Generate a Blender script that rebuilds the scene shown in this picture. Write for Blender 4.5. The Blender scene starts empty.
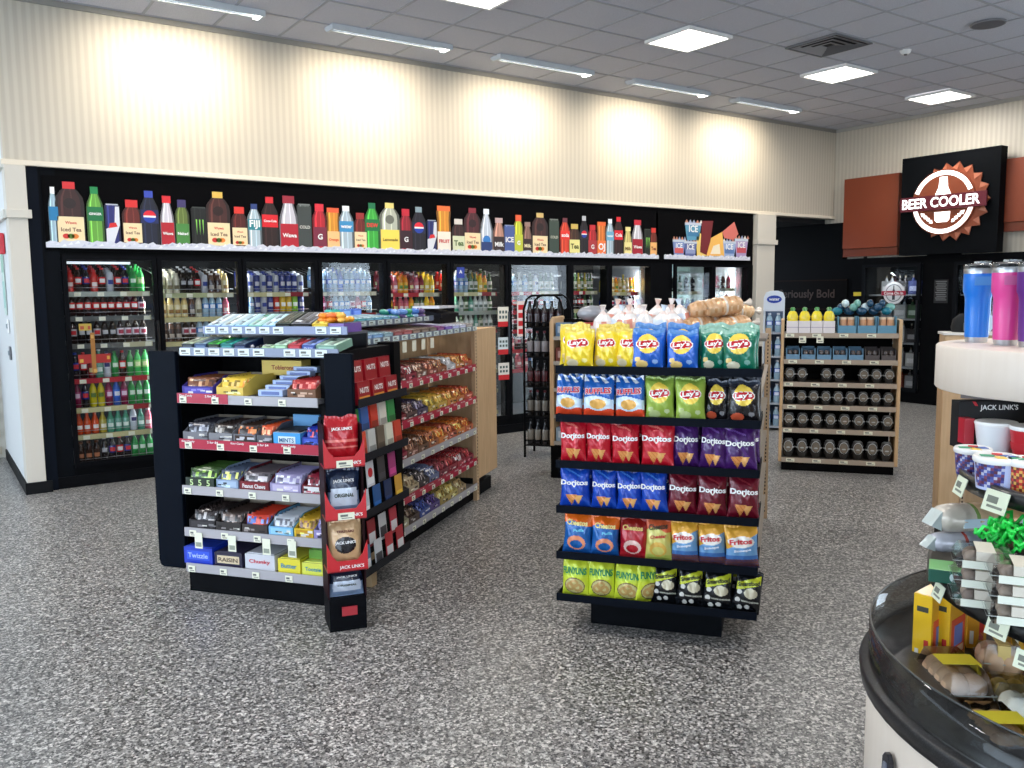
import bpy, bmesh, math, random
from mathutils import Matrix, Vector
random.seed(11)
PI = math.pi
SC = bpy.context.scene
COL = SC.collection
# ------------------------------------------------------------------ camera
FPX = 848.553
CR = Vector((0.8200957, -0.5721336, -0.0103028)); CU = Vector((0.0702583, 0.0828069, 0.9940859)); CF = Vector((0.5678968, 0.8159694, -0.1081068))
CAMZ = 1.68
cam_data = bpy.data.cameras.new('camera'); cam = bpy.data.objects.new('camera', cam_data); COL.objects.link(cam)
cam_data.sensor_fit = 'HORIZONTAL'; cam_data.sensor_width = 36; cam_data.lens = FPX/1024*36
cam_data.clip_start = .05; cam_data.clip_end = 200
M = Matrix.Identity(4)
for i in range(3):
    M[i][0] = CR[i]; M[i][1] = CU[i]; M[i][2] = -CF[i]
M[2][3] = CAMZ
cam.matrix_world = M; SC.camera = cam
# ------------------------------------------------------------------ world, exposure
SC.view_settings.view_transform = 'Standard'; SC.view_settings.look = 'None'
SC.view_settings.gamma = 1; SC.view_settings.use_curve_mapping = False
SC.view_settings.exposure = 0.0
W = bpy.data.worlds.new('sky'); SC.world = W; W.use_nodes = True
nt = W.node_tree; bg = nt.nodes['Background']
bg.inputs[0].default_value = (.72, .85, 1, 1); bg.inputs[1].default_value = 3.2
# ------------------------------------------------------------------ lights of the room
def area(name, loc, sx, sy, power, color, target=None, spread=PI, rot=None):
    l = bpy.data.lights.new(name, 'AREA'); l.shape = 'RECTANGLE'; l.size = sx; l.size_y = sy; l.energy = power; l.color = color; l.spread = spread
    o = bpy.data.objects.new(name, l); COL.objects.link(o); o.location = loc
    if target is not None:
        d = (Vector(target)-Vector(loc)).normalized()
        z = -d; x = Vector((1, 0, 0)); 
        if abs(x.dot(z)) > .95: x = Vector((0, 1, 0))
        y = z.cross(x).normalized(); x = y.cross(z)
        o.matrix_world = Matrix(((x[0], y[0], z[0], loc[0]), (x[1], y[1], z[1], loc[1]), (x[2], y[2], z[2], loc[2]), (0, 0, 0, 1)))
    return o
CEIL = 4.14; WY = 8.25
WASH = [(1.4, 2.65), (3.30, 4.55), (5.15, 6.40), (7.05, 8.30), (8.87, 10.12)]
for x0, x1 in WASH:                       # wall washer troughs near the cooler wall
    area('wall_washer_lamp', ((x0+x1)/2, 7.60, CEIL-.025), 1.1, .05, 27, (1, .89, .72), ((x0+x1)/2, WY, 3.42), 1.9)
TROF = [(6.38, 6.08), (8.83, 6.08), (11.0, 6.08), (3.95, 6.08), (1.5, 6.08),
        (3.4, 1.4), (1.2, 3.6), (6.0, 1.8), (9.0, 1.8), (-2, 2.4), (-2, 6.08), (2.9, -.7), (5.5, -1.6), (9.5, -1.6)]  # panels nearest the bakery island are unseen, put in to brighten it
for x, y in TROF:
    area('ceiling_lamp', (x, y, CEIL-.045), .56, .56, 27, (1, .97, .93), (x, y, 0))
# daylight coming in through the store windows
area('daylight_left', (-4.6, 5.0, 1.9), 5.0, 2.6, 150, (.72, .86, 1), (0, 5.0, 1.2))
area('daylight_back', (-1.6, -3.9, 1.75), 7.6, 2.5, 190, (.78, .89, 1), (-1.6, 2, 1.2))
area('daylight_window', (9.15, -3.9, 1.75), 1.1, 2.4, 60, (.72, .86, 1), (9.15, 2, 1.6))
area('daylight_window', (11.8, .45, 1.75), 1.9, 2.4, 80, (.74, .88, 1), (5, .45, 1.6))
# ------------------------------------------------------------------ colour + mesh helpers
def lin(c):
    return tuple(((x/255)/12.92 if x/255 <= .04045 else (((x/255)+.055)/1.055)**2.4) for x in c)
def T(x=0, y=0, z=0): return Matrix.Translation((x, y, z))
def RZ(a): return Matrix.Rotation(a, 4, 'Z')
def RX(a): return Matrix.Rotation(a, 4, 'X')
def RY(a): return Matrix.Rotation(a, 4, 'Y')
TEXTS = {}
def text_mesh(s, bold):
    k = (s, bold)
    if k not in TEXTS:
        cu = bpy.data.curves.new('t', 'FONT'); cu.body = s; cu.size = 1; cu.align_x = 'CENTER'; cu.align_y = 'CENTER'; cu.offset = bold; cu.resolution_u = 3
        o = bpy.data.objects.new('t', cu); COL.objects.link(o)
        me = bpy.data.meshes.new_from_object(o.evaluated_get(bpy.context.evaluated_depsgraph_get()))
        vs = [v.co.copy() for v in me.vertices]; fs = [list(p.vertices) for p in me.polygons]
        bpy.data.objects.remove(o); bpy.data.curves.remove(cu); bpy.data.meshes.remove(me)
        xs = [v.x for v in vs]; ys = [v.y for v in vs]
        TEXTS[k] = (vs, fs, min(xs), max(xs), min(ys), max(ys))
    return TEXTS[k]
class MB:
    def __init__(s): s.v = []; s.f = []; s.c = []; s.sm = []; s.mi = []
    def add(s, vs, fs, cols, M=None, smooth=False, mi=0):
        b = len(s.v)
        s.v += [tuple(M @ Vector(v)) if M is not None else tuple(v) for v in vs]
        one = not isinstance(cols, list)
        for i, f in enumerate(fs):
            s.f.append(tuple(b+j for j in f)); s.c.append(cols if one else cols[i]); s.sm.append(smooth); s.mi.append(mi)
        return s
    def box(s, x0, x1, y0, y1, z0, z1, col, M=None, fc=None, mi=0):
        vs = [(x0, y0, z0), (x1, y0, z0), (x1, y1, z0), (x0, y1, z0), (x0, y0, z1), (x1, y0, z1), (x1, y1, z1), (x0, y1, z1)]
        fs = [(0, 3, 2, 1), (4, 5, 6, 7), (0, 1, 5, 4), (2, 3, 7, 6), (3, 0, 4, 7), (1, 2, 6, 5)]   # bottom top front back left right
        cols = [col]*6
        if fc:
            for k, c in fc.items(): cols['bottom top front back left right'.split().index(k)] = c
        return s.add(vs, fs, cols, M, False, mi)
    def prism(s, out, y0, y1, col, M=None, side=None, mi=0):      # outline in x,z; front at y0
        n = len(out)
        vs = [(x, y0, z) for x, z in out]+[(x, y1, z) for x, z in out]
        fs = [tuple(range(n)), tuple(range(2*n-1, n-1, -1))]+[(i, n+i, n+(i+1) % n, (i+1) % n) for i in range(n)]
        return s.add(vs, fs, [col, col]+[side or col]*n, M, False, mi)
    def slab(s, out, z0, z1, col, M=None, side=None, mi=0):       # outline in x,y, upright sides
        n = len(out)
        vs = [(x, y, z0) for x, y in out]+[(x, y, z1) for x, y in out]
        fs = [tuple(range(n-1, -1, -1)), tuple(range(n, 2*n))]+[(i, (i+1) % n, n+(i+1) % n, n+i) for i in range(n)]
        return s.add(vs, fs, [col, col]+[side or col]*n, M, False, mi)
    def lathe(s, prof, n=14, M=None, smooth=True, a0=0, art=None, mi=0, sx=1, sy=1):    # prof: (r, z, colour of the band above)
        vs = []; fs = []; cs = []
        for r, z, c in prof:
            for k in range(n):
                a = a0+2*PI*k/n; vs.append((r*math.cos(a)*sx, r*math.sin(a)*sy, z))
        for i in range(len(prof)-1):
            for k in range(n):
                k2 = (k+1) % n; fs.append((i*n+k, i*n+k2, (i+1)*n+k2, (i+1)*n+k))
                c = prof[i][2]
                if art:
                    c2 = art(a0+2*PI*(k+.5)/n, (prof[i][1]+prof[i+1][1])/2); c = c2 or c
                cs.append(c)
        s.add(vs, fs, cs, M, smooth, mi)
        m = len(prof)-1
        s.add([vs[k] for k in range(n)], [tuple(range(n-1, -1, -1))], prof[0][2], M, False, mi)
        s.add([vs[m*n+k] for k in range(n)], [tuple(range(n))], prof[-1][2], M, False, mi)
        return s
    def tube(s, pts, r, col, n=6, M=None, closed=False):
        pts = [Vector(p) for p in pts]; vs = []; fs = []; N = len(pts); up = None
        for i, p in enumerate(pts):
            a = pts[(i-1) % N] if (i > 0 or closed) else p; b = pts[(i+1) % N] if (i < N-1 or closed) else p
            t = (b-a).normalized()
            if up is None: up = Vector((0, 0, 1)) if abs(t.z) < .9 else Vector((1, 0, 0))
            x = t.cross(up).normalized(); y = x.cross(t).normalized(); up = y
            for k in range(n):
                an = 2*PI*k/n; vs.append(p+x*r*math.cos(an)+y*r*math.sin(an))
        for i in range(N if closed else N-1):
            j = (i+1) % N
            for k in range(n):
                k2 = (k+1) % n; fs.append((i*n+k, i*n+k2, j*n+k2, j*n+k))
        if not closed: fs += [tuple(range(n-1, -1, -1)), tuple((N-1)*n+k for k in range(n))]
        return s.add(vs, fs, col, M, True)
    def grid(s, fn, nu, nv, art, M=None, smooth=True, closed=False):
        vs = [fn(i/nu, j/nv) for j in range(nv+1) for i in range(nu+1)]
        fs = []; cs = []
        for j in range(nv):
            for i in range(nu):
                a = j*(nu+1)+i; fs.append((a, a+1, a+nu+2, a+nu+1)); cs.append(art((i+.5)/nu, (j+.5)/nv) if callable(art) else art)
        return s.add(vs, fs, cs, M, smooth)
    def ball(s, c, r, col, n=10, m=6, M=None, sc=(1, 1, 1)):
        return s.lathe([(max(1e-4, r*math.sin(PI*i/m)), -r*math.cos(PI*i/m), col) for i in range(m+1)], n, (M or Matrix.Identity(4)) @ T(*c) @ Matrix.Diagonal((sc[0], sc[1], sc[2], 1)))
    def text(s, t, width, col, M=None, surf=None, height=None, bold=.02, slant=0, arc=0, mi=0):   # letters lie in x,z and face -y
        vs, fs, x0, x1, y0, y1 = text_mesh(t, bold)
        k = width/(x1-x0); kz = k if height is None else height/(y1-y0)
        cx = (x0+x1)/2; cy = (y0+y1)/2; out = []
        for v in vs:
            x = (v.x-cx)*k; z = (v.y-cy)*kz+slant*x+arc*(x/width)**2
            out.append((x, surf(x, z) if surf else 0, z))
        return s.add(out, fs, col, M, False, mi)
    def build(s, name, mat, parent=None, M=None, bevel=0, label=None):
        me = bpy.data.meshes.new(name); me.from_pydata(s.v, [], s.f)
        at = me.color_attributes.new('Col', 'FLOAT_COLOR', 'CORNER'); buf = []
        for p, c in zip(s.f, s.c):
            l = lin(c); buf += [l[0], l[1], l[2], 1.0]*len(p)
        at.data.foreach_set('color', buf)
        me.polygons.foreach_set('use_smooth', s.sm)
        mats = mat if isinstance(mat, list) else [mat]
        for m in mats: me.materials.append(MAT[m] if isinstance(m, str) else m)
        if len(mats) > 1: me.polygons.foreach_set('material_index', s.mi)
        me.update()
        o = bpy.data.objects.new(name, me); COL.objects.link(o)
        if parent is not None: o.parent = parent
        if M is not None:
            o.matrix_basis = M
        if bevel:
            b = o.modifiers.new('bevel', 'BEVEL'); b.width = bevel; b.segments = 2; b.limit_method = 'ANGLE'; b.harden_normals = False
        if label: o['label'] = label
        return o
def empty(name, M=None):
    o = bpy.data.objects.new(name, None); COL.objects.link(o); o.empty_display_size = .05
    if M is not None: o.matrix_basis = M
    return o
def tag(o, label, cat, group=None, kind=None):
    if label: o['label'] = label
    if cat: o['category'] = cat
    if group: o['group'] = group
    if kind: o['kind'] = kind
    return o
def struct(o): o['kind'] = 'structure'; return o
def kids(o): return [c for c in KID.get(o.name, [])]
KID = {}
def refresh():
    KID.clear()
    for o in COL.objects:
        if o.parent: KID.setdefault(o.parent.name, []).append(o)
def dup(o, parent=None):
    c = o.copy(); COL.objects.link(c)
    if parent is not None: c.parent = parent
    ch = [k for k in o.children]
    for k in ch: dup(k, c)
    return c
class Proto:                       # first use takes the object itself, later ones are copies
    def __init__(s, o): s.o = o; s.used = False; s.ch = list(o.children); s.gr = {k: list(k.children) for k in s.ch}
    def put(s, M, label, cat, group=None):
        if not s.used: s.used = True; r = s.o
        else:
            r = s.o.copy(); COL.objects.link(r)
            for k in s.ch:
                c = k.copy(); COL.objects.link(c); c.parent = r
                for g in s.gr[k]:
                    d = g.copy(); COL.objects.link(d); d.parent = c
        r.matrix_basis = M
        tag(r, label, cat, group); return r
ORD = ['first', 'second', 'third', 'fourth', 'fifth', 'sixth', 'seventh', 'eighth', 'ninth', 'tenth', 'eleventh', 'twelfth', 'thirteenth', 'fourteenth', 'fifteenth', 'sixteenth']
# ------------------------------------------------------------------ materials
MAT = {}
def pmat(name, rough=.5, metal=0, coat=0, col=None, bump=0, bscale=200, spec=.5, trans=0, ior=1.45, alpha=1):
    m = bpy.data.materials.new(name); m.use_nodes = True; n = m.node_tree; b = n.nodes['Principled BSDF']
    b.inputs['Roughness'].default_value = rough; b.inputs['Metallic'].default_value = metal
    b.inputs['Coat Weight'].default_value = coat; b.inputs['Coat Roughness'].default_value = .12
    b.inputs['Specular IOR Level'].default_value = spec; b.inputs['Transmission Weight'].default_value = trans; b.inputs['IOR'].default_value = ior
    if col: b.inputs['Base Color'].default_value = (*lin(col), 1)
    else:
        a = n.nodes.new('ShaderNodeAttribute'); a.attribute_name = 'Col'; n.links.new(a.outputs['Color'], b.inputs['Base Color'])
    if bump:
        t = n.nodes.new('ShaderNodeTexNoise'); t.inputs['Scale'].default_value = bscale; t.inputs['Detail'].default_value = 3
        tc = n.nodes.new('ShaderNodeTexCoord'); n.links.new(tc.outputs['Object'], t.inputs['Vector'])
        bp = n.nodes.new('ShaderNodeBump'); bp.inputs['Strength'].default_value = bump; bp.inputs['Distance'].default_value = .01
        n.links.new(t.outputs['Fac'], bp.inputs['Height']); n.links.new(bp.outputs['Normal'], b.inputs['Normal'])
    MAT[name] = m; return m
pmat('matte', .8, bump=.05); pmat('gloss', .32, coat=.3); pmat('foil', .25, metal=.12, coat=.4, bump=.7, bscale=22)
pmat('plastic', .4); pmat('steel', .3, metal=1); pmat('satin_black', .5, bump=.05, bscale=400, spec=.07); pmat('print', .55); pmat('card', .6)
pmat('liquid', .12, coat=.6); pmat('deep_black', .6, spec=.06)
def emit(name, strength, col=None):
    m = bpy.data.materials.new(name); m.use_nodes = True; n = m.node_tree; b = n.nodes['Principled BSDF']
    b.inputs['Emission Strength'].default_value = strength
    if col: b.inputs['Base Color'].default_value = (*lin(col), 1); b.inputs['Emission Color'].default_value = (*lin(col), 1)
    else:
        a = n.nodes.new('ShaderNodeAttribute'); a.attribute_name = 'Col'; n.links.new(a.outputs['Color'], b.inputs['Emission Color']); n.links.new(a.outputs['Color'], b.inputs['Base Color'])
    MAT[name] = m; return m
emit('lamp_glow', 9, (255, 250, 243)); emit('lit_sign', 1.9); emit('tube_glow', .9, (240, 250, 255)); emit('emissive_print', .06); emit('washer_glow', .8, (225, 238, 245))  # banner print has a faint glow added, with no lamp behind it
def glass(name, tint=(1, 1, 1), refl=1.0, haze=0.0):
    m = bpy.data.materials.new(name); m.use_nodes = True; n = m.node_tree; n.nodes.remove(n.nodes['Principled BSDF'])
    out = n.nodes['Material Output']; tr = n.nodes.new('ShaderNodeBsdfTransparent'); tr.inputs[0].default_value = (*tint, 1)
    gl = n.nodes.new('ShaderNodeBsdfGlossy'); gl.inputs['Roughness'].default_value = .02+haze
    fr = n.nodes.new('ShaderNodeFresnel'); fr.inputs['IOR'].default_value = 1.45
    mu = n.nodes.new('ShaderNodeMath'); mu.operation = 'MULTIPLY'; mu.inputs[1].default_value = refl
    mx = n.nodes.new('ShaderNodeMixShader'); n.links.new(fr.outputs[0], mu.inputs[0]); n.links.new(mu.outputs[0], mx.inputs[0])
    n.links.new(tr.outputs[0], mx.inputs[1]); n.links.new(gl.outputs[0], mx.inputs[2]); n.links.new(mx.outputs[0], out.inputs[0])
    MAT[name] = m; return m
glass('door_glass', (.98, .99, 1), .55); glass('clear_plastic', (.95, .96, .96), 1.5, .08); glass('guard_glass', (.93, .95, .95), .8)
def wood(name, c1, c2, sc=(2, 2, 30)):
    m = bpy.data.materials.new(name); m.use_nodes = True; n = m.node_tree; b = n.nodes['Principled BSDF']; b.inputs['Roughness'].default_value = .5
    tc = n.nodes.new('ShaderNodeTexCoord'); mp = n.nodes.new('ShaderNodeMapping'); mp.inputs['Scale'].default_value = (14, 14, 1.6)
    t = n.nodes.new('ShaderNodeTexNoise'); t.inputs['Scale'].default_value = 3; t.inputs['Detail'].default_value = 5
    r = n.nodes.new('ShaderNodeValToRGB'); r.color_ramp.elements[0].position = .3; r.color_ramp.elements[1].position = .7
    r.color_ramp.elements[0].color = (*lin(c1), 1); r.color_ramp.elements[1].color = (*lin(c2), 1)
    n.links.new(tc.outputs['Object'], mp.inputs[0]); n.links.new(mp.outputs[0], t.inputs[0]); n.links.new(t.outputs[0], r.inputs[0]); n.links.new(r.outputs[0], b.inputs['Base Color'])
    MAT[name] = m
wood('beige_laminate', (196, 160, 118), (212, 178, 136)); wood('pale_laminate', (226, 212, 196), (230, 217, 202))
def ribbed():
    m = bpy.data.materials.new('ribbed_beige'); m.use_nodes = True; n = m.node_tree; b = n.nodes['Principled BSDF']; b.inputs['Roughness'].default_value = .55
    tc = n.nodes.new('ShaderNodeTexCoord'); sp = n.nodes.new('ShaderNodeSeparateXYZ'); n.links.new(tc.outputs['Object'], sp.inputs[0])
    ad = n.nodes.new('ShaderNodeMath'); ad.operation = 'ADD'; n.links.new(sp.outputs[0], ad.inputs[0]); n.links.new(sp.outputs[1], ad.inputs[1])
    mu = n.nodes.new('ShaderNodeMath'); mu.operation = 'MULTIPLY'; mu.inputs[1].default_value = 2*PI/.064; n.links.new(ad.outputs[0], mu.inputs[0])
    si = n.nodes.new('ShaderNodeMath'); si.operation = 'SINE'; n.links.new(mu.outputs[0], si.inputs[0])
    mr = n.nodes.new('ShaderNodeMapRange'); mr.inputs[1].default_value = -.6; mr.inputs[2].default_value = .6; n.links.new(si.outputs[0], mr.inputs[0])
    r = n.nodes.new('ShaderNodeMix'); r.data_type = 'RGBA'; n.links.new(mr.outputs[0], r.inputs[0])
    r.inputs[6].default_value = (*lin((190, 181, 165)), 1); r.inputs[7].default_value = (*lin((201, 193, 177)), 1)
    n.links.new(r.outputs[2], b.inputs['Base Color'])
    bp = n.nodes.new('ShaderNodeBump'); bp.inputs['Strength'].default_value = .35; bp.inputs['Distance'].default_value = .004
    n.links.new(mr.outputs[0], bp.inputs['Height']); n.links.new(bp.outputs[0], b.inputs['Normal']); MAT['ribbed_beige'] = m
ribbed()
def terrazzo():
    m = bpy.data.materials.new('terrazzo'); m.use_nodes = True; n = m.node_tree; b = n.nodes['Principled BSDF']
    tc = n.nodes.new('ShaderNodeTexCoord')
    def vor(sc):
        v = n.nodes.new('ShaderNodeTexVoronoi'); v.inputs['Scale'].default_value = sc; n.links.new(tc.outputs['Object'], v.inputs['Vector'])
        s = n.nodes.new('ShaderNodeSeparateColor'); n.links.new(v.outputs['Color'], s.inputs[0]); return s
    s1 = vor(92); s2 = vor(155)
    def ramp(src, els):
        r = n.nodes.new('ShaderNodeValToRGB'); r.color_ramp.interpolation = 'CONSTANT'
        while len(r.color_ramp.elements) < len(els): r.color_ramp.elements.new(.5)
        for e, (p, c) in zip(r.color_ramp.elements, els): e.position = p; e.color = (*lin(c), 1)
        n.links.new(src, r.inputs[0]); return r
    r1 = ramp(s1.outputs[0], [(0, (34, 34, 36)), (.2, (74, 73, 73)), (.38, (120, 118, 115)), (.62, (158, 155, 150)), (.84, (224, 220, 214))])
    r2 = ramp(s2.outputs[1], [(0, (30, 30, 32)), (.25, (96, 94, 92)), (.58, (140, 137, 133)), (.86, (226, 223, 217))])
    mx = n.nodes.new('ShaderNodeMix'); mx.data_type = 'RGBA'; mx.inputs[0].default_value = .42
    n.links.new(r1.outputs[0], mx.inputs[6]); n.links.new(r2.outputs[0], mx.inputs[7]); n.links.new(mx.outputs[2], b.inputs['Base Color'])
    b.inputs['Roughness'].default_value = .34; b.inputs['Specular IOR Level'].default_value = .4; MAT['terrazzo'] = m
terrazzo()
def ceiling_mat():
    m = bpy.data.materials.new('ceiling_tile'); m.use_nodes = True; n = m.node_tree; b = n.nodes['Principled BSDF']; b.inputs['Roughness'].default_value = .9
    tc = n.nodes.new('ShaderNodeTexCoord'); t = n.nodes.new('ShaderNodeTexNoise'); t.inputs['Scale'].default_value = 120; t.inputs['Detail'].default_value = 4
    r = n.nodes.new('ShaderNodeValToRGB'); r.color_ramp.elements[0].position = .35; r.color_ramp.elements[1].position = .6
    r.color_ramp.elements[0].color = (*lin((178, 181, 192)), 1); r.color_ramp.elements[1].color = (*lin((196, 198, 207)), 1)
    n.links.new(tc.outputs['Object'], t.inputs[0]); n.links.new(t.outputs[0], r.inputs[0]); n.links.new(r.outputs[0], b.inputs['Base Color']); MAT['ceiling_tile'] = m
ceiling_mat()
def granite():
    m = bpy.data.materials.new('rim_granite'); m.use_nodes = True; n = m.node_tree; b = n.nodes['Principled BSDF']; b.inputs['Roughness'].default_value = .35
    tc = n.nodes.new('ShaderNodeTexCoord'); t = n.nodes.new('ShaderNodeTexNoise'); t.inputs['Scale'].default_value = 260; t.inputs['Detail'].default_value = 2
    r = n.nodes.new('ShaderNodeValToRGB'); r.color_ramp.elements[0].position = .5; r.color_ramp.elements[1].position = .75
    r.color_ramp.elements[0].color = (*lin((13, 13, 15)), 1); r.color_ramp.elements[1].color = (*lin((58, 58, 62)), 1)
    n.links.new(tc.outputs['Object'], t.inputs[0]); n.links.new(t.outputs[0], r.inputs[0]); n.links.new(r.outputs[0], b.inputs['Base Color']); MAT['rim_granite'] = m
granite()
# colours
BLK = (5, 6, 8); NAVY = (9, 15, 25); DK = (10, 10, 12); WHT = (238, 238, 236); CRM = (232, 222, 180); LIP = (176, 172, 176); TAG = (236, 236, 214)
RED = (196, 28, 36); DRED = (150, 22, 40); BEI = (205, 172, 132)
# ------------------------------------------------------------------ room shell
struct(MB().box(-6, 13, -4.2, 12.6, -.1, 0, (120, 118, 115)).build('floor', 'terrazzo'))
struct(MB().box(-6, 12.1, -4.2, 8.45, CEIL, CEIL+.1, (160, 160, 165)).build('ceiling', 'ceiling_tile'))
struct(MB().box(.66, 11.96, WY, WY+.15, 2.77, CEIL, BEI).build('wall_far', 'ribbed_beige'))
struct(MB().box(11.96, 12.1, 1.5, 12.5, 2.1, CEIL, BEI).box(11.96, 12.1, 1.5, 4.6, 0, 2.1, BEI).box(11.96, 12.1, 8.0, 12.5, 0, 2.1, BEI).box(11.96, 12.1, -4.2, -.6, 0, CEIL, BEI).box(11.96, 12.1, -.6, 1.5, 0, .45, BEI).box(11.96, 12.1, -.6, 1.5, 3.0, CEIL, BEI).build('wall_right', 'ribbed_beige'))
wl = MB().box(.66, .80, WY+.15, 10.4, 0, CEIL, (214, 216, 216)); struct(wl.build('wall_left', 'matte'))
struct(MB().box(-6, .66, 10.3, 10.45, 0, CEIL, (200, 196, 184)).build('wall_back', 'matte'))
# wall panelling of pale brick beside the passage
mb = MB(); 
for i in range(24):
    for j in range(8):
        x = .62-.22*j-(.11 if i % 2 else 0)
        mb.box(x-.205, x, 10.27, 10.299, .04+i*.09, .04+i*.09+.078, random.choice([(196, 184, 164), (184, 172, 152), (204, 194, 176)]))
struct(mb.build('trim_1', 'matte'))
# black recess behind the right end of the cooler wall
struct(MB().box(10.5, 11.96, WY+.15, 12.4, 2.70, 2.80, (30, 31, 33)).build('ceiling_recess', 'matte'))
struct(MB().box(10.4, 11.96, 12.3, 12.42, 0, 2.70, BLK).build('wall_recess', 'matte'))
struct(MB().box(.80, 10.4, 9.62, 9.7, 0, 2.77, BLK).build('wall_cooler_back', 'matte'))
# storefront side and rear of the shop: glazed openings with mullions
def glazed(name, axis, c, a0, a1, z0, z1, t=.12, segs=4):
    mb = MB(); col = (206, 208, 208)
    def bx(u0, u1, w0, w1):
        if axis == 'x': mb.box(c-t, c, u0, u1, w0, w1, col)
        else: mb.box(u0, u1, c-t, c, w0, w1, col)
    bx(a0, a1, 0, z0); bx(a0, a1, z1, CEIL)
    for k in range(segs+1):
        u = a0+(a1-a0)*k/segs; bx(u-.05, u+.05, z0, z1)
    return struct(mb.build(name, 'matte'))
glazed('wall_side', 'x', -5.9, -4.2, 10.45, .35, 3.0, segs=6)
glazed('wall_front', 'y', -4.08, -6, 2.4, .35, 3.0, segs=5)
struct(MB().box(2.4, 8.5, -4.2, -4.08, 0, CEIL, (150, 146, 138)).box(9.85, 12, -4.2, -4.08, 0, CEIL, (150, 146, 138)).box(8.5, 9.85, -4.2, -4.08, 0, .45, (150, 146, 138)).box(8.5, 9.85, -4.2, -4.08, 3.0, CEIL, (150, 146, 138)).build('wall_rear', 'matte'))
g = MB().box(-5.97, -5.95, -4.1, 10.4, .35, 3.0, WHT); struct(g.build('window_1', 'door_glass'))
g = MB().box(-5.95, 11.9, -4.15, -4.13, .35, 3.0, WHT); struct(g.build('window_2', 'door_glass'))
# crown strip, header lip, corner bead
struct(MB().box(.66, 11.94, WY-.02, WY, CEIL-.05, CEIL, (150, 146, 138)).build('trim_2', 'matte'))
struct(MB().box(11.94, 11.96, -4, WY, CEIL-.05, CEIL, (170, 166, 158)).build('trim_3', 'matte'))
struct(MB().box(.64, 11.955, WY-.03, WY, 2.765, 2.81, (226, 216, 198)).build('trim_4', 'matte', bevel=.006))
# pilasters at both ends of the cooler wall
def pilaster(name, x0, x1, mn):
    mb = MB(); c = (208, 202, 190); y0 = WY-.05
    mb.box(x0, x1, y0, WY+.16, 0, 2.765, c)
    mb.box(x0-.004, x1+.006, y0-.01, WY+.16, 2.36, 2.76, c)
    mb.box(x0-.012, x1+.03, y0-.03, WY+.16, 2.33, 2.40, c)
    return struct(mb.build(name, 'matte', bevel=.004))
pilaster('trim_5', .66, .805, 0); pilaster('trim_6', 10.08, 10.48, 0)
struct(MB().box(.645, .85, WY-.065, WY-.05, 0, .10, (26, 27, 29)).box(.645, .66, WY-.05, 10.2, 0, .10, (26, 27, 29)).build('baseboard_left', 'satin_black'))
# chair rail strips on the left return
struct(MB().box(.63, .66, WY-.02, 10.2, 2.33, 2.40, (208, 206, 198)).box(.635, .66, WY-.02, 10.2, 2.74, 2.79, (208, 206, 198)).build('trim_7', 'matte'))
# ceiling T-bars on the 0.61 m module
mb = MB(); tc = (164, 166, 173)
gx0 = 6.07; gy0 = 6.38
for k in range(-20, 11):
    x = gx0+k*.61
    if -6 < x < 11.96: mb.box(x-.012, x+.012, -4.1, WY, CEIL-.006, CEIL, tc)
for k in range(-18, 4):
    y = gy0+k*.61
    if y < WY: mb.box(-5.9, 11.96, y-.012, y+.012, CEIL-.007, CEIL, tc)
struct(mb.build('trim_8', 'matte'))
# ------------------------------------------------------------------ ceiling fixtures
mb = MB(); mb.box(-.30, .30, -.30, -.272, -.03, .0, WHT); mb.box(-.30, .30, .272, .30, -.03, 0, WHT); mb.box(-.30, -.272, -.272, .272, -.03, 0, WHT); mb.box(.272, .30, -.272, .272, -.03, 0, WHT)
tr = empty('ceiling_light'); mb.build('frame', 'matte', tr); MB().box(-.272, .272, -.272, .272, -.022, -.006, WHT).build('diffuser', 'lamp_glow', tr)
ptr = Proto(tr)
TL = {0: 'square ceiling light panel directly above the chip rack, brightest and widest', 1: 'square ceiling light panel beside the triangular-looking air vent', 2: 'square ceiling light panel nearest the beer sign wall',
      3: 'square ceiling light cut by top edge of the picture', 4: 'square ceiling light panel above the left end of the coolers'}
for i, (x, y) in enumerate(TROF):
    if i < 5: ptr.put(T(x, y, CEIL-.006), TL[i], 'ceiling light', 'square ceiling lights')
    else: ptr.put(T(x, y, CEIL-.006), 'unseen square ceiling light panel, some put in to brighten the bakery island', 'ceiling light', 'square ceiling lights behind the camera')
wt = empty('wall_washer_light')
mb = MB(); mb.box(-.64, .64, -.09, -.07, -.05, 0, (200, 206, 210)); mb.box(-.64, .64, .06, .09, -.028, 0, (190, 196, 200)); mb.box(-.64, -.62, -.07, .06, -.05, 0, (200, 206, 210)); mb.box(.62, .64, -.07, .06, -.05, 0, (200, 206, 210))
mb.build('trough_frame', 'matte', wt)
MB().grid(lambda u, v: Vector((-.62+1.24*u, -.07+.13*v, -.012-.03*(1-v)**2)), 1, 6, (225, 235, 240)).build('reflector', 'washer_glow', wt)
MB().box(.575, .62, -.068, .058, -.046, -.03, WHT).build('lamp_end', 'lamp_glow', wt)
pw = Proto(wt)
for i, (x0, x1) in enumerate(WASH):
    pw.put(T((x0+x1)/2, 7.62, CEIL-.002), 'narrow trough light above the cooler wall, '+['leftmost of the five', 'second from left', 'middle of the five', 'fourth from left', 'rightmost of the five'][i], 'ceiling light', 'trough lights along the cooler wall')
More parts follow.
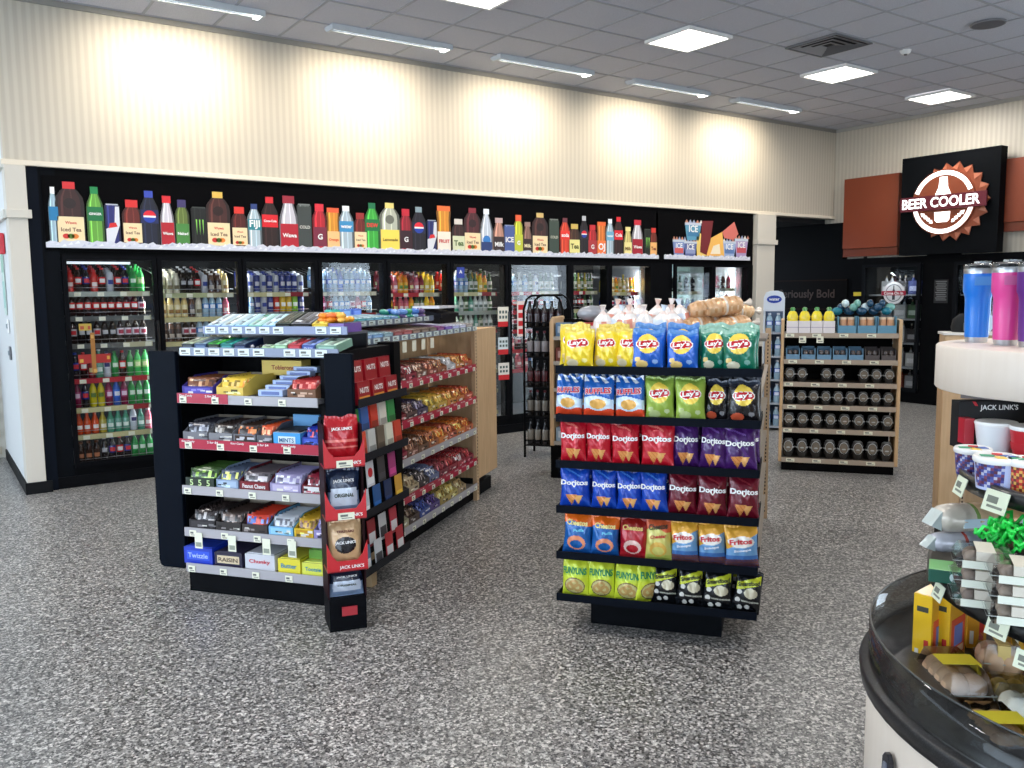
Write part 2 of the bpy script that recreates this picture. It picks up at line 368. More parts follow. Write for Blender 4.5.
# vent, speaker, sprinkler
v = empty('air_vent', T(7.76, 5.47, CEIL-.002))
mb = MB(); mb.box(-.30, .30, -.30, -.28, -.02, 0, (110, 112, 116)); mb.box(-.30, .30, .28, .30, -.02, 0, (110, 112, 116)); mb.box(-.30, -.28, -.28, .28, -.02, 0, (110, 112, 116)); mb.box(.28, .30, -.28, .28, -.02, 0, (110, 112, 116))
mb.build('frame', 'plastic', v)
MB().box(-.28, .28, -.28, .28, -.004, .0, (20, 20, 22)).build('throat', 'matte', v)
for k in range(3):
    s_ = .26-.075*k; z = -.018; mb = MB()
    for a in range(4):
        m = RZ(a*PI/2); mb.add([(-s_, -s_, z), (s_, -s_, z), (s_-.06, -s_+.06, -.006), (-s_+.06, -s_+.06, -.006), (-s_, -s_, z-.003), (s_, -s_, z-.003), (s_-.06, -s_+.06, -.009), (-s_+.06, -s_+.06, -.009)],
             [(0, 1, 2, 3), (7, 6, 5, 4), (0, 4, 5, 1), (1, 5, 6, 2), (2, 6, 7, 3), (3, 7, 4, 0)], (96, 98, 104) if a < 2 else (150, 152, 156), m)
    mb.build('louver', 'plastic', v)
tag(v, 'square louvred air vent in the ceiling between two light panels', 'air vent')
s_ = empty('ceiling_speaker', T(8.42, 4.22, CEIL-.004)); MB().lathe([(.15, -.014, (112, 112, 116)), (.155, 0, (112, 112, 116))], 28).build('rim', 'plastic', s_)
MB().lathe([(.005, -.02, (96, 96, 100)), (.08, -.019, (96, 96, 100)), (.138, -.015, (96, 96, 100))], 28).build('grille', 'matte', s_)
tag(s_, 'round grey ceiling speaker grille at the upper right', 'speaker')
s_ = empty('smoke_detector', T(8.62, 5.15, CEIL-.004)); MB().lathe([(.03, -.04, WHT), (.045, -.03, WHT), (.06, 0, WHT)], 16).build('housing', 'plastic', s_); MB().lathe([(.014, -.052, (90, 90, 94)), (.018, -.04, (90, 90, 94))], 10).build('sensor', 'plastic', s_)
tag(s_, 'small white detector on the ceiling left of the round speaker', 'smoke detector')
# ------------------------------------------------------------------ left return wall fittings
fa = empty('fire_alarm', T(.655, 8.66, 2.14) @ RZ(-PI/2))
MB().box(-.06, .06, -.05, 0, -.09, .09, (206, 30, 48)).build('housing', 'gloss', fa, bevel=.008); MB().box(-.03, .03, -.065, -.05, -.03, .03, WHT).build('strobe', 'plastic', fa, bevel=.006)
tag(fa, 'red fire alarm strobe on the white wall at far left', 'fire alarm')
n_ = MB().box(-.11, .11, -.006, 0, -.36, .36, (196, 214, 204)).box(-.09, .09, -.008, -.006, .02, .30, (150, 190, 170)).box(-.09, .09, -.008, -.006, -.30, -.06, (160, 200, 190)).build('wall_notice', 'print', None, T(.655, 8.95, 1.88) @ RZ(-PI/2))
tag(n_, 'pale green paper notice below the red fire alarm', 'notice')
for zz, lb, nm in ((1.42, 'small white thermostat on the wall at far left', 'thermostat'), (1.18, 'dark wall switch plate just under the thermostat', 'light_switch')):
    q = empty(nm, T(.655, 8.80, zz) @ RZ(-PI/2)); c = WHT if nm == 'thermostat' else (120, 122, 126)
    MB().box(-.045, .045, -.012, 0, -.06, .06, c).build('plate', 'plastic', q, bevel=.003); MB().box(-.018, .018, -.022, -.012, -.02, .02, (150, 160, 165)).build('button', 'plastic', q, bevel=.002)
    tag(q, lb, nm.replace('_', ' '))
# white door and frame at the extreme left
dr = struct(MB().box(-.5, .33, 10.2, 10.25, 0, 2.2, (222, 224, 222)).build('door_1', 'plastic', bevel=.004))
struct(MB().box(.33, .42, 10.18, 10.28, 0, 2.28, (40, 42, 44)).box(-.6, .42, 10.18, 10.28, 2.2, 2.28, (40, 42, 44)).build('trim_9', 'satin_black'))
hd = MB().tube([(.25, 10.18, 1.0), (.25, 10.12, 1.0), (.14, 10.12, 1.0)], .012, (170, 170, 172), 8).build('door_handle', 'steel', dr)
# ------------------------------------------------------------------ drinks, one of each kind
def ray_y(px, py, Y):            # where a sight line meets the upright plane y = Y
    d = CF+CR*((px-512)/FPX)-CU*((py-384)/FPX); t = Y/d.y
    return d.x*t, CAMZ+d.z*t
SHAPES = {
 'soda_bottle': (.033, [(.027, 0), (.033, .012), (.032, .065), 'L', (.033, .068), (.033, .128), 'B', (.032, .131), (.029, .155), (.014, .188), (.0135, .198)], (.0155, .197, .214)),
 'water_bottle': (.033, [(.028, 0), (.033, .01), (.031, .05), (.033, .075), 'L', (.033, .08), (.033, .125), 'B', (.033, .13), (.028, .16), (.015, .19), (.014, .2)], (.0155, .198, .216)),
 'juice_bottle': (.035, [(.032, 0), (.035, .01), 'L', (.034, .02), (.034, .11), 'B', (.035, .115), (.033, .135), (.02, .165), (.018, .175)], (.020, .174, .194)),
 'drink_can': (.030, [(.023, 0), 'L', (.030, .012), (.030, .142), 'B', (.024, .153)], (.0235, .1535, .156)),
 'glass_bottle': (.030, [(.028, 0), (.030, .008), 'L', (.030, .035), (.030, .10), 'B', (.029, .125), (.014, .17), (.0125, .222)], (.0145, .22, .232)),
 'milk_bottle': (.034, [(.031, 0), (.034, .01), 'L', (.034, .012), (.034, .10), 'B', (.034, .12), (.026, .16), (.02, .172)], (.021, .172, .19)),
 'wine_bottle': (.037, [(.034, 0), (.037, .01), 'L', (.037, .06), (.037, .13), 'B', (.037, .18), (.015, .23), (.0145, .285)], (.0155, .27, .295)),
}
DR = {}
def drink(kind, body, label, cap, stripe=None):
    k = (kind, body, label, cap, stripe)
    if k in DR: return DR[k]
    R, prof, (cr, c0, c1) = SHAPES[kind]; p = []; cur = body
    for q in prof:
        if q == 'L': cur = 'lab'
        elif q == 'B': cur = 'bod'
        else: p.append((q[0], q[1], label if cur == 'lab' else body))
    zs = [q[1] for q in p if q[2] == label]
    def art(a, z):
        if stripe and zs and min(zs) <= z <= max(zs)+.06:
            return None
    o = MB().lathe(p, 12).build(kind, 'liquid')
    if stripe:
        zz = (zs[0]+zs[-1])/2 if len(zs) > 1 else .07; rr = R+.0006
        m2 = MB()
        n = 5; vs = []; a0 = -PI/2-.75
        hh = .018
        for j in (0, 1):
            for i in range(n+1):
                a = a0+1.5*i/n; vs.append((rr*math.cos(a), rr*math.sin(a), zz-hh+2*hh*j))
        m2.add(vs, [(i, i+1, n+2+i, n+1+i) for i in range(n)], stripe, None, True)
        m2.build('label_emblem', 'print', o)
    MB().lathe([(cr, c0, cap), (cr, c1, cap)], 10).build('cap' if kind != 'drink_can' else 'lid', 'plastic', o)
    DR[k] = Proto(o); return DR[k]
CLR = (178, 196, 206)
TOK = {
 'C': ('soda_bottle', (40, 14, 12), (206, 30, 34), (200, 24, 30), (240, 236, 232), 'red-label cola bottle'),
 'c': ('soda_bottle', (36, 16, 14), (196, 196, 200), (40, 40, 44), (200, 30, 40), 'silver-label cola bottle'),
 'k': ('soda_bottle', (22, 12, 12), (26, 26, 28), (200, 200, 202), (190, 190, 192), 'black-label dark soda bottle'),
 'w': ('soda_bottle', (30, 18, 18), (232, 222, 228), (40, 30, 34), (160, 40, 70), 'white-label dark soda bottle'),
 'P': ('soda_bottle', (24, 16, 30), (30, 50, 140), (30, 60, 160), (214, 50, 60), 'blue-label dark soda bottle'),
 'R': ('juice_bottle', (206, 40, 36), (212, 60, 48), (196, 30, 34), (244, 222, 214), 'red juice bottle'),
 'M': ('soda_bottle', (120, 20, 60), (170, 50, 110), (60, 20, 50), (230, 200, 220), 'purple-red soda bottle'),
 'B': ('soda_bottle', (40, 90, 190), (50, 110, 214), (30, 60, 160), (230, 236, 250), 'bright blue drink bottle'),
 'Y': ('soda_bottle', (206, 190, 30), (196, 180, 36), (60, 70, 40), (90, 120, 40), 'yellow soda bottle'),
 'G': ('soda_bottle', (40, 140, 66), (46, 160, 80), (20, 110, 50), (220, 240, 220), 'green soda bottle'),
 'g': ('soda_bottle', (60, 190, 90), (150, 226, 120), (20, 120, 50), (240, 250, 190), 'light green soda bottle'),
 'V': ('glass_bottle', (70, 150, 120), (110, 170, 150), (200, 210, 205), (220, 234, 226), 'pale green glass bottle'),
 'O': ('glass_bottle', (200, 74, 36), (214, 84, 44), (214, 120, 60), (246, 240, 236), 'orange glass bottle'),
 'y': ('glass_bottle', (180, 160, 50), (190, 176, 90), (200, 180, 80), (246, 240, 220), 'yellow glass bottle'),
 'N': ('water_bottle', (200, 208, 216), (240, 240, 244), (30, 40, 90), (40, 50, 110), 'clear bottle with navy cap'),
 'D': ('juice_bottle', (46, 26, 18), (60, 36, 26), (120, 70, 40), (190, 120, 80), 'brown tea bottle'),
 'T': ('water_bottle', (150, 180, 200), (60, 130, 200), (230, 234, 240), (235, 240, 250), 'blue-label water bottle'),
 't': ('water_bottle', (140, 170, 214), (40, 80, 190), (235, 238, 245), (220, 230, 250), 'deep blue water bottle'),
 'm': ('milk_bottle', (222, 214, 190), (206, 200, 170), (214, 206, 180), (110, 100, 70), 'cream-coloured milk drink bottle'),
 'n': ('milk_bottle', (216, 190, 120), (230, 214, 160), (222, 202, 150), (150, 110, 50), 'vanilla coffee drink bottle'),
 'q': ('milk_bottle', (96, 66, 50), (60, 40, 36), (214, 210, 204), (180, 170, 160), 'brown coffee drink bottle'),
 's': ('drink_can', (176, 180, 188), (190, 194, 202), (196, 198, 202), (40, 60, 140), 'silver energy drink can'),
 'u': ('drink_can', (176, 180, 188), (40, 56, 130), (196, 198, 202), (206, 206, 214), 'blue energy drink can'),
 'v': ('drink_can', (176, 180, 188), (206, 60, 44), (196, 198, 202), (240, 236, 230), 'red energy drink can'),
 'x': ('drink_can', (176, 180, 188), (226, 190, 50), (196, 198, 202), (250, 244, 226), 'yellow energy drink can'),
 'z': ('drink_can', (176, 180, 188), (140, 200, 60), (196, 198, 202), (246, 250, 236), 'lime energy drink can'),
 'b': ('drink_can', (150, 150, 156), (22, 24, 26), (180, 180, 184), (120, 200, 90), 'black energy drink can'),
 'o': ('juice_bottle', (238, 150, 30), (244, 190, 60), (230, 110, 30), (90, 140, 50), 'orange juice bottle'),
 'F': ('juice_bottle', (120, 24, 36), (150, 40, 44), (110, 24, 30), (230, 214, 150), 'dark red juice bottle'),
 'L': ('juice_bottle', (244, 202, 40), (246, 214, 70), (240, 200, 40), (250, 240, 190), 'yellow juice bottle'),
 'K': ('juice_bottle', (196, 90, 110), (222, 120, 130), (220, 200, 204), (246, 230, 226), 'pink juice bottle'),
 'A': ('glass_bottle', (60, 96, 50), (206, 206, 190), (190, 190, 180), (80, 100, 60), 'green glass bottle'),
 'a': ('glass_bottle', (190, 196, 190), (226, 230, 226), (200, 204, 200), (90, 110, 100), 'clear glass bottle'),
}
DOORP = .7785; DB = [1.035, 1.81, 2.585, 3.355, 4.125, 4.91, 5.70, 6.635, 7.27, 8.03]; DOORX = [(DB[k]+DB[k+1])/2 for k in range(9)]+[8.82, 9.585]
DOORS_W = [DB[k+1]-DB[k] for k in range(9)]+[.755, .755]
DOORW = ['leftmost', 'second', 'third', 'fourth', 'fifth', 'sixth', 'seventh', 'eighth', 'ninth', 'tenth', 'rightmost']
cooler = empty('beverage_cooler', T(0, 0, 0))
cb = MB(); Y0 = WY+.02; XL = .80
cb.box(.80, 1.035, Y0, Y0+.12, 0, 2.765, (12, 15, 20)); cb.box(.80, .90, Y0-.03, Y0, 0, 2.765, (14, 20, 30))
cb.box(.84, 10.08, Y0+.01, Y0+.12, 2.03, 2.765, BLK); cb.box(1.035, 10.08, Y0, Y0+.12, 0, .17, (8, 9, 12)); cb.box(.84, 10.08, Y0-.012, Y0, 0, .10, (12, 13, 16))
cb.box(8.03, 8.42, Y0, Y0+.12, .17, 2.03, (7, 8, 11)); cb.box(9.985, 10.08, Y0, Y0+.12, .17, 2.03, BLK)
for k in list(range(1, 9)): cb.box(DB[k]-.014, DB[k]+.014, Y0+.02, Y0+.14, .17, 2.03, BLK)
cb.box(9.19, 9.215, Y0+.02, Y0+.14, .17, 2.03, BLK)
cb.box(1.0, 10.0, 9.45, 9.5, .15, 2.1, (34, 37, 40)); cb.box(1.0, 10.0, Y0+.12, 9.45, .13, .16, (70, 72, 76)); cb.box(1.0, 10.0, Y0+.12, 9.45, 2.08, 2.12, (150, 154, 156))
cb.box(1.0, 1.03, Y0+.12, 9.45, .15, 2.1, (120, 124, 128)); cb.box(8.03, 8.06, Y0+.12, 9.45, .15, 2.1, (120, 124, 128)); cb.box(8.40, 8.43, Y0+.12, 9.45, .15, 2.1, (170, 176, 178)); cb.box(9.96, 9.99, Y0+.12, 9.45, .15, 2.1, (190, 196, 196))
cb.box(8.43, 9.96, 9.40, 9.45, .15, 2.1, (150, 176, 172))  # pale lining: brightness of the lit interior put into its colour
cb.build('cabinet', 'satin_black', cooler)
# doors
def door(cx, w):
    mb = MB(); h0 = .175; h1 = 2.03; a = cx-w/2; b = cx+w/2; s = .038; y0 = Y0-.035; y1 = Y0+.005; c = (9, 10, 14)
    mb.box(a, a+s, y0, y1, h0, h1, c); mb.box(b-s, b, y0, y1, h0, h1, c); mb.box(a+s, b-s, y0, y1, h1-.035, h1, c); mb.box(a+s, b-s, y0, y1, h0, h0+.045, c)
    d = mb.build('door', 'satin_black', cooler)
    MB().box(a+s, b-s, y0+.016, y0+.022, h0+.045, h1-.035, WHT).build('glass_pane', 'door_glass', d)
    MB().box(b-.03, b-.008, y0-.035, y0-.015, .95, 1.45, (60, 62, 66)).box(b-.03, b-.008, y0-.015, y0, .96, .98, (60, 62, 66)).box(b-.03, b-.008, y0-.015, y0, 1.42, 1.44, (60, 62, 66)).build('handle', 'steel', d)
for k_ in range(9): door(DOORX[k_], DOORS_W[k_]-.008)
for cx in DOORX[9:]: door(cx, .755)
# cooler lamps: tubes on the hidden side of each mullion
for i, cx in enumerate(DB[1:]+[9.20, 9.95]):
    cx = cx+cx*.2/8.25 if i not in (8, 10) else cx-.02
    MB().lathe([(.012, .3, WHT), (.012, 1.95, WHT)], 8, T(cx-(.03 if i in (8, 10) else 0), Y0+.165, 0)).build('light_tube', 'tube_glow', cooler)
    area('cooler_lamp', (cx-(.05 if i in (8, 10) else 0), Y0+.20, 1.15), .04, 1.6, 24 if i not in (9, 10) else 42, (.93, .98, 1) if i not in (4, 5) else (1, .95, .8), (cx-.1, 9.4, 1.15))
MB().box(1.1, 1.62, Y0+.145, Y0+.18, 1.965, 1.985, WHT).build('light_tube', 'tube_glow', cooler)
# shelves with price strips, and the drinks
ZS = [1.72, 1.50, 1.255, .94, .675, .43, .17]
Y_ = (196, 190, 140); R_ = (176, 26, 44); K_ = (90, 94, 92); G_ = (160, 168, 160)
ROWS = {
 0: [(1.72, 'RCPRCsCPGg', G_), (1.50, 'CCCCCCCCCw', K_), (1.255, 'ckkckkwwww', K_), (.94, 'PCFVNGCGgg', R_), (.675, 'MPYYMBMGGG', Y_), (.43, 'OOOyVVVNVK', Y_), (.17, 'DDDkPCPGGG', K_)],
 1: [(1.70, 'mmmkkCsqqn', (170, 176, 130)), (1.47, 'nnnnqmTTTK', Y_), (1.24, 'qqqwwTTmmm', Y_)],
 2: [(1.70, 'usususuuus', Y_), (1.49, 'sTusuvxxzu', K_)],
 3: [(1.70, 'TTtTBTTtTT', G_), (1.47, 'CMCTTTwKCT', R_), (1.24, 'wwKTwTTwKw', K_)],
 4: [(1.68, 'FFKooFKFLL', R_), (1.45, 'LoFKKoAALo', Y_)],
 5: [(1.68, 'RTtTTAALoA', Y_), (1.46, 'AAVaAVaaaA', G_), (1.24, 'AVaAaaVAaa', Y_), (1.0, 'aaTTTaaVVa', G_), (.76, 'TTtaaAATTa', K_), (.52, 'aattTTTaVV', K_), (.26, 'TTTTaaattT', K_)],
 6: [(1.68, 'TTTaTANAAA', R_), (1.45, 'RTCPNwkCTT', R_), (1.22, 'CCwPwwkkTT', R_), (.98, 'KKwwaaTT', R_), (.74, 'aaKKTTaa', R_)],
 7: [(1.68, 'AyAAAyAyAA', R_), (1.45, 'CCkCkCCAkA', Y_), (1.22, 'kakkAkaakk', Y_)],
 8: [(1.66, 'yoynonynoo', Y_), (1.42, 'PmPwTPwsww', Y_), (1.2, 'TwPwTTPwww', Y_)],
 9: [(1.66, 'akAkk', G_), (1.35, 'ttTTtt', K_)],
 10: [(1.70, 'KRKqK', G_), (1.42, 'aaK', G_)],
}
for di, rows in ROWS.items():
    cx = DOORX[di]; hw = DOORS_W[di]/2-.03
    for ri, (z, toks, lc) in enumerate(rows):
        sh = MB().box(cx-hw, cx+hw, Y0+.19, 9.2, z-.012, z-.002, (120, 124, 126)).build('shelf', 'matte', cooler)
        MB().box(cx-hw, cx+hw*(.96 if ri % 2 else .3), Y0+.172, Y0+.19, z-.045, z, lc).box(cx+hw*(.96 if ri % 2 else .3), cx+hw, Y0+.173, Y0+.19, z-.045, z, (190, 186, 150) if lc != Y_ else (150, 24, 40)).build('price_strip', 'print', sh)
        if di == 0 or ri == 0:
            for k in range(4):
                x = cx-hw+.08+k*.19; MB().box(x, x+.055, Y0+.168, Y0+.1715, z-.042, z-.006, TAG).build('price_tag', 'print', sh)
        MB().tube([(cx-hw, Y0+.18, z+.035), (cx+hw, Y0+.18, z+.035)], .0025, (190, 194, 196), 5).build('guard_wire', 'steel', sh)
        if ri == 0:
            rl = MB()
            for k in range(10): rl.tube([(cx-hw+.04+k*(2*hw-.08)/9, Y0+.50, z+.19), (cx-hw+.04+k*(2*hw-.08)/9, Y0+.95, z+.26)], .004, (186, 190, 192), 4)
            rl.build('lane_rails', 'plastic', sh)
        n = len(toks); span = 2*hw-.06
        for k, t in enumerate(toks):
            kind, b, l, c, st, wd = TOK[t]
            x = cx-span/2+(k+.5)*span/n
            P = drink(kind, b, l, c, st)
            up = 1.0 if di or ri not in (3, 4) else 1.1; wd_ = (1.1 if kind != 'drink_can' else 1.16)*min(1.05, DOORS_W[di]/.78); up = up*(1.12 if kind == 'drink_can' else 1)
            wd_ = min(wd_, .97*(span/n)/(2*SHAPES[kind][0])); z_up = (rows[ri-1][0] if ri else 2.04)-z; up = min(up, (z_up-.02)/SHAPES[kind][2][2])
            P.put(T(x, Y0+.24, z) @ RZ(random.uniform(-.15, .15)) @ Matrix.Diagonal((wd_, wd_, up, 1)), '%s, %s from left, %s shelf down behind %s cooler door' % (wd, ORD[k], ORD[ri], DOORW[di]), 'drink', 'drinks behind the '+DOORW[di]+' cooler door')
            if ri == 0 and di < 6: P.put(T(x, Y0+.335, z+.022) @ Matrix.Diagonal((wd_, wd_, up, 1)), '%s in second rank, %s from left, top shelf, %s cooler door' % (wd, ORD[k], DOORW[di]), 'drink', 'second rank drinks on the top cooler shelf')
            if ri == 0 and di < 6: P.put(T(x, Y0+.43, z+.044) @ Matrix.Diagonal((wd_, wd_, up, 1)), '%s in third rank, %s from left, top shelf, %s cooler door' % (wd, ORD[k], DOORW[di]), 'drink', 'third rank drinks on the top cooler shelf')
tag(cooler, 'long black walk-in beverage cooler with eleven glass doors along the far wall', 'cooler')
# reflections painted as flat patches, a sticker and sign cards on the cooler doors
for x0_, x1_, z0_, z1_, c_, s_, lb_ in ((1.12, 1.38, 1.09, 1.17, (150, 34, 30), (190, 150, 60), 'wide red painted reflection on the leftmost cooler door'), (1.225, 1.26, 1.0, 1.36, (150, 100, 44), (190, 150, 80), 'tall amber painted reflection on the leftmost cooler door'), (1.14, 1.24, 1.38, 1.44, (170, 146, 60), (150, 60, 40), 'small yellow painted reflection above the amber one')):
    m_ = MB().box(x0_, x1_, -.003, 0, z0_, z1_, c_).box(x0_+.01, x0_+.04, -.004, -.003, z0_+.01, z0_+.04, s_).box(x1_-.03, x1_-.008, -.004, -.003, z1_-.05, z1_-.02, s_)
    tag(m_.build('painted_reflection', 'print', None, T(0, Y0-.0205-(.005 if c_[0] == 150 and c_[1] == 100 else 0), 0)), lb_, 'sticker')
q = MB().box(-.05, .05, -.003, 0, -.06, .06, (40, 60, 150)).text('A', .04, WHT, T(0, -.004, .01)).build('door_sticker', 'print', None, T(5.04, Y0-.0365, 1.90)); tag(q, 'small blue sticker at the top corner of the sixth cooler door', 'sticker')
for x, z, w, h, c, r, lb in ((5.60, 1.42, .15, .17, (226, 222, 208), 1, 'highest white and red price card on the sixth cooler door'), (5.60, 1.08, .15, .14, (210, 222, 226), 1, 'middle white and red price card on the sixth cooler door'), (5.60, .78, .15, .14, (226, 222, 214), 1, 'lowest white and red price card on the sixth cooler door'), (5.86, 1.36, .12, .42, (226, 214, 210), 0, 'tall red and white price poster on the seventh cooler door')):
    m = MB().box(-w/2, w/2, -.004, 0, -h/2, h/2, c)
    if r:
        m.box(-w/2, w/2, -.0045, -.004, -h/2-.06, -h/2, RED)
        for a in range(3):
            for b in range(2): m.box(-w*.38+a*w*.28, -w*.2+a*w*.28, -.005, -.004, -h*.3+b*h*.35, -h*.1+b*h*.35, (70, 90, 90))
    else:
        for a in range(4): m.box(-.045, .045, -.005, -.004, -.18+a*.095, -.12+a*.095, RED)
    tag(m.build('price_card', 'print', None, T(x, Y0-.056, z)), lb, 'price card')
# ------------------------------------------------------------------ printed bottle banner above the doors
banner = empty('bottle_banner', T(0, Y0-.002, 0))
BX0 = .93; BX1 = ray_y(657.5, 250, WY)[0]+.01
MB().box(BX0, BX1, -.012, 0, 2.07, 2.70, (4, 4, 6)).build('banner_panel', 'deep_black', banner)
rnd = random.Random(4)
def ice(x0, x1, par):
    o = [(x0, 2.095), (x1, 2.095)]; x = x1
    top = []
    while x > x0: top.append((x, 2.135+rnd.uniform(0, .03))); x -= rnd.uniform(.02, .045)
    o += top+[(x0, 2.14)]
    mb = MB().prism(o, -.034, -.022, (206, 208, 218))
    x = x0+.02
    while x < x1-.05:
        w = rnd.uniform(.02, .05); z = 2.10+rnd.uniform(0, .03)
        mb.add([(x, -.0345, z), (x+w, -.0345, z+.006), (x+w*.7, -.0345, z+.028)], [(0, 1, 2)], rnd.choice([(228, 230, 240), (184, 188, 206), (216, 216, 228)])); x += w+.01
    return mb.build('ice_strip', 'emissive_print', par)
ice(BX0+.0, BX1, banner)
def sil(kind, w, h):
    W_ = w/2
    P = {'bottle': [(.92, 0), (1, .03), (1, .62), (.9, .72), (.5, .86), (.42, .9)], 'jug': [(.95, 0), (1, .04), (1, .66), (.92, .76), (.6, .86), (.38, .9)],
         'can': [(.88, 0), (1, .03), (1, .95), (.86, .985)], 'juice': [(.95, 0), (1, .03), (1, .68), (.86, .76), (.55, .85)], 'milk': [(.95, 0), (1, .04), (1, .5), (.9, .62), (.55, .82), (.5, .88)],
         'carafe': [(.85, 0), (.95, .05), (1, .4), (.9, .7), (1, .86), (.95, .9)], 'slim': [(.8, 0), (.95, .1), (1, .5), (.6, .75), (.3, .88), (.3, .9)]}[kind]
    return [(a*W_, b*h) for a, b in P]
CAPH = {'bottle': (.44, .88, 1), 'jug': (.42, .89, 1), 'can': (.8, .97, 1), 'juice': (.6, .84, 1), 'milk': (.6, .86, 1), 'carafe': (.9, .89, 1), 'slim': (.4, .88, 1)}
def pbottle(px0, px1, pyt, kind, body, lab, cap, txt=None, tcol=WHT, extra=None, name=''):
    x0, _ = ray_y(px0, 235, WY); x1, _ = ray_y(px1, 235, WY); cx = (x0+x1)/2; w = x1-x0
    _, zt = ray_y((px0+px1)/2, pyt, WY); z0 = 2.12; h = zt-z0
    pr = sil(kind, w, h); out = [(cx-a, z0+b) for a, b in reversed(pr)]; out = [(cx+a, z0+b) for a, b in pr]+[(cx-a, z0+b) for a, b in reversed(pr)]
    mb = MB().prism(out, -.020, -.013, tuple(int(c*.86) for c in body))
    cw, c0, c1 = CAPH[kind]; mb.box(cx-cw*w/2, cx+cw*w/2, -.021, -.013, z0+c0*h, z0+c1*h, cap)
    body = tuple(int(c*.86) for c in body)
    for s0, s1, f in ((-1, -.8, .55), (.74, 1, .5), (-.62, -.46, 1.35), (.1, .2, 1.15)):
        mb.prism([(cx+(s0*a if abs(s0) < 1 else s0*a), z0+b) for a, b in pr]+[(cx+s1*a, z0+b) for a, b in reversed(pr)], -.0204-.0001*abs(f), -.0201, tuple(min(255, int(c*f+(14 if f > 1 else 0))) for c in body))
    l0, l1 = {'jug': (.04, .45), 'can': (.05, .94), 'carafe': (.04, .45), 'milk': (.05, .48)}.get(kind, (.08, .5) if kind == 'juice' else (.42, .66))
    if lab: mb.box(cx-w*.46, cx+w*.46, -.0215, -.0205, z0+l0*h, z0+l1*h, lab)
    if kind == 'jug':                       # handle opening
        mb.prism([(cx+w*.22*math.cos(t*PI/8), z0+.66*h+w*.2*math.sin(t*PI/8)) for t in range(16)], -.0212, -.0202, tuple(int(c*.6) for c in body))
    zm = z0+(l0+l1)/2*h
    if extra == 'fruit':
        for dx, cc in ((-.18, (200, 50, 40)), (.12, (226, 130, 50)), (-.02, (90, 130, 50))):
            mb.prism([(cx+dx*w+w*.13*math.cos(t*PI/5), z0+.14*h+w*.1*math.sin(t*PI/5)) for t in range(10)], -.0228, -.0216, cc)
        mb.text('Iced Tea', w*.7, (110, 60, 50), T(cx, -.0225, zm+.0*h)); mb.text('Wawa', w*.4, (200, 30, 40), T(cx, -.0225, zm+.11*h)); txt = None
    if extra == 'globe':
        for k, cc in ((0, (214, 30, 50)), (1, (30, 60, 160))):
            mb.prism([(cx+w*.34*math.cos(PI*k+t*PI/8), zm+w*.34*math.sin(PI*k+t*PI/8)) for t in range(9)], -.0228, -.0216, cc)
        mb.box(cx-w*.32, cx+w*.32, -.0232, -.0229, zm-w*.05, zm+w*.05, WHT)
    if extra == 'claw':
        for k in (-1, 0, 1): mb.prism([(cx+k*w*.2-.004, zm+.2*h), (cx+k*w*.2+.008, zm+.19*h), (cx+k*w*.2+.003, zm-.18*h)], -.0228, -.0216, (140, 210, 90))
    if extra == 'bull':
        mb.prism([(cx-w*.46, z0+.05*h), (cx, z0+.05*h), (cx+w*.46, z0+.5*h), (cx+w*.46, z0+.94*h), (cx+w*.2, z0+.94*h), (cx+w*.1, z0+.5*h), (cx-w*.46, z0+.4*h)], -.0228, -.0216, (214, 216, 222)); mb.prism([(cx-w*.3, z0+.42*h), (cx+w*.3, z0+.46*h), (cx+w*.2, z0+.56*h), (cx-.2*w, z0+.54*h)], -.0234, -.0229, (210, 40, 40))
    if extra == 'splash':
        mb.prism([(cx+w*.3*math.cos(t*PI/6), z0+.3*h+w*.3*math.sin(t*PI/6)) for t in range(12)], -.0228, -.0216, (50, 120, 190)); mb.box(cx-w*.4, cx+w*.4, -.023, -.0217, z0+.06*h, z0+.26*h, (36, 56, 110))
    if txt: mb.text(txt, w*.74 if len(txt) > 1 else w*.34, tcol, T(cx, -.024, zm), bold=.03)
    return mb.build('printed_'+('can' if kind == 'can' else 'jug' if kind == 'jug' else 'bottle'), 'emissive_print', banner, label=name or None)
TEA = (60, 26, 24); CL = (236, 214, 168)
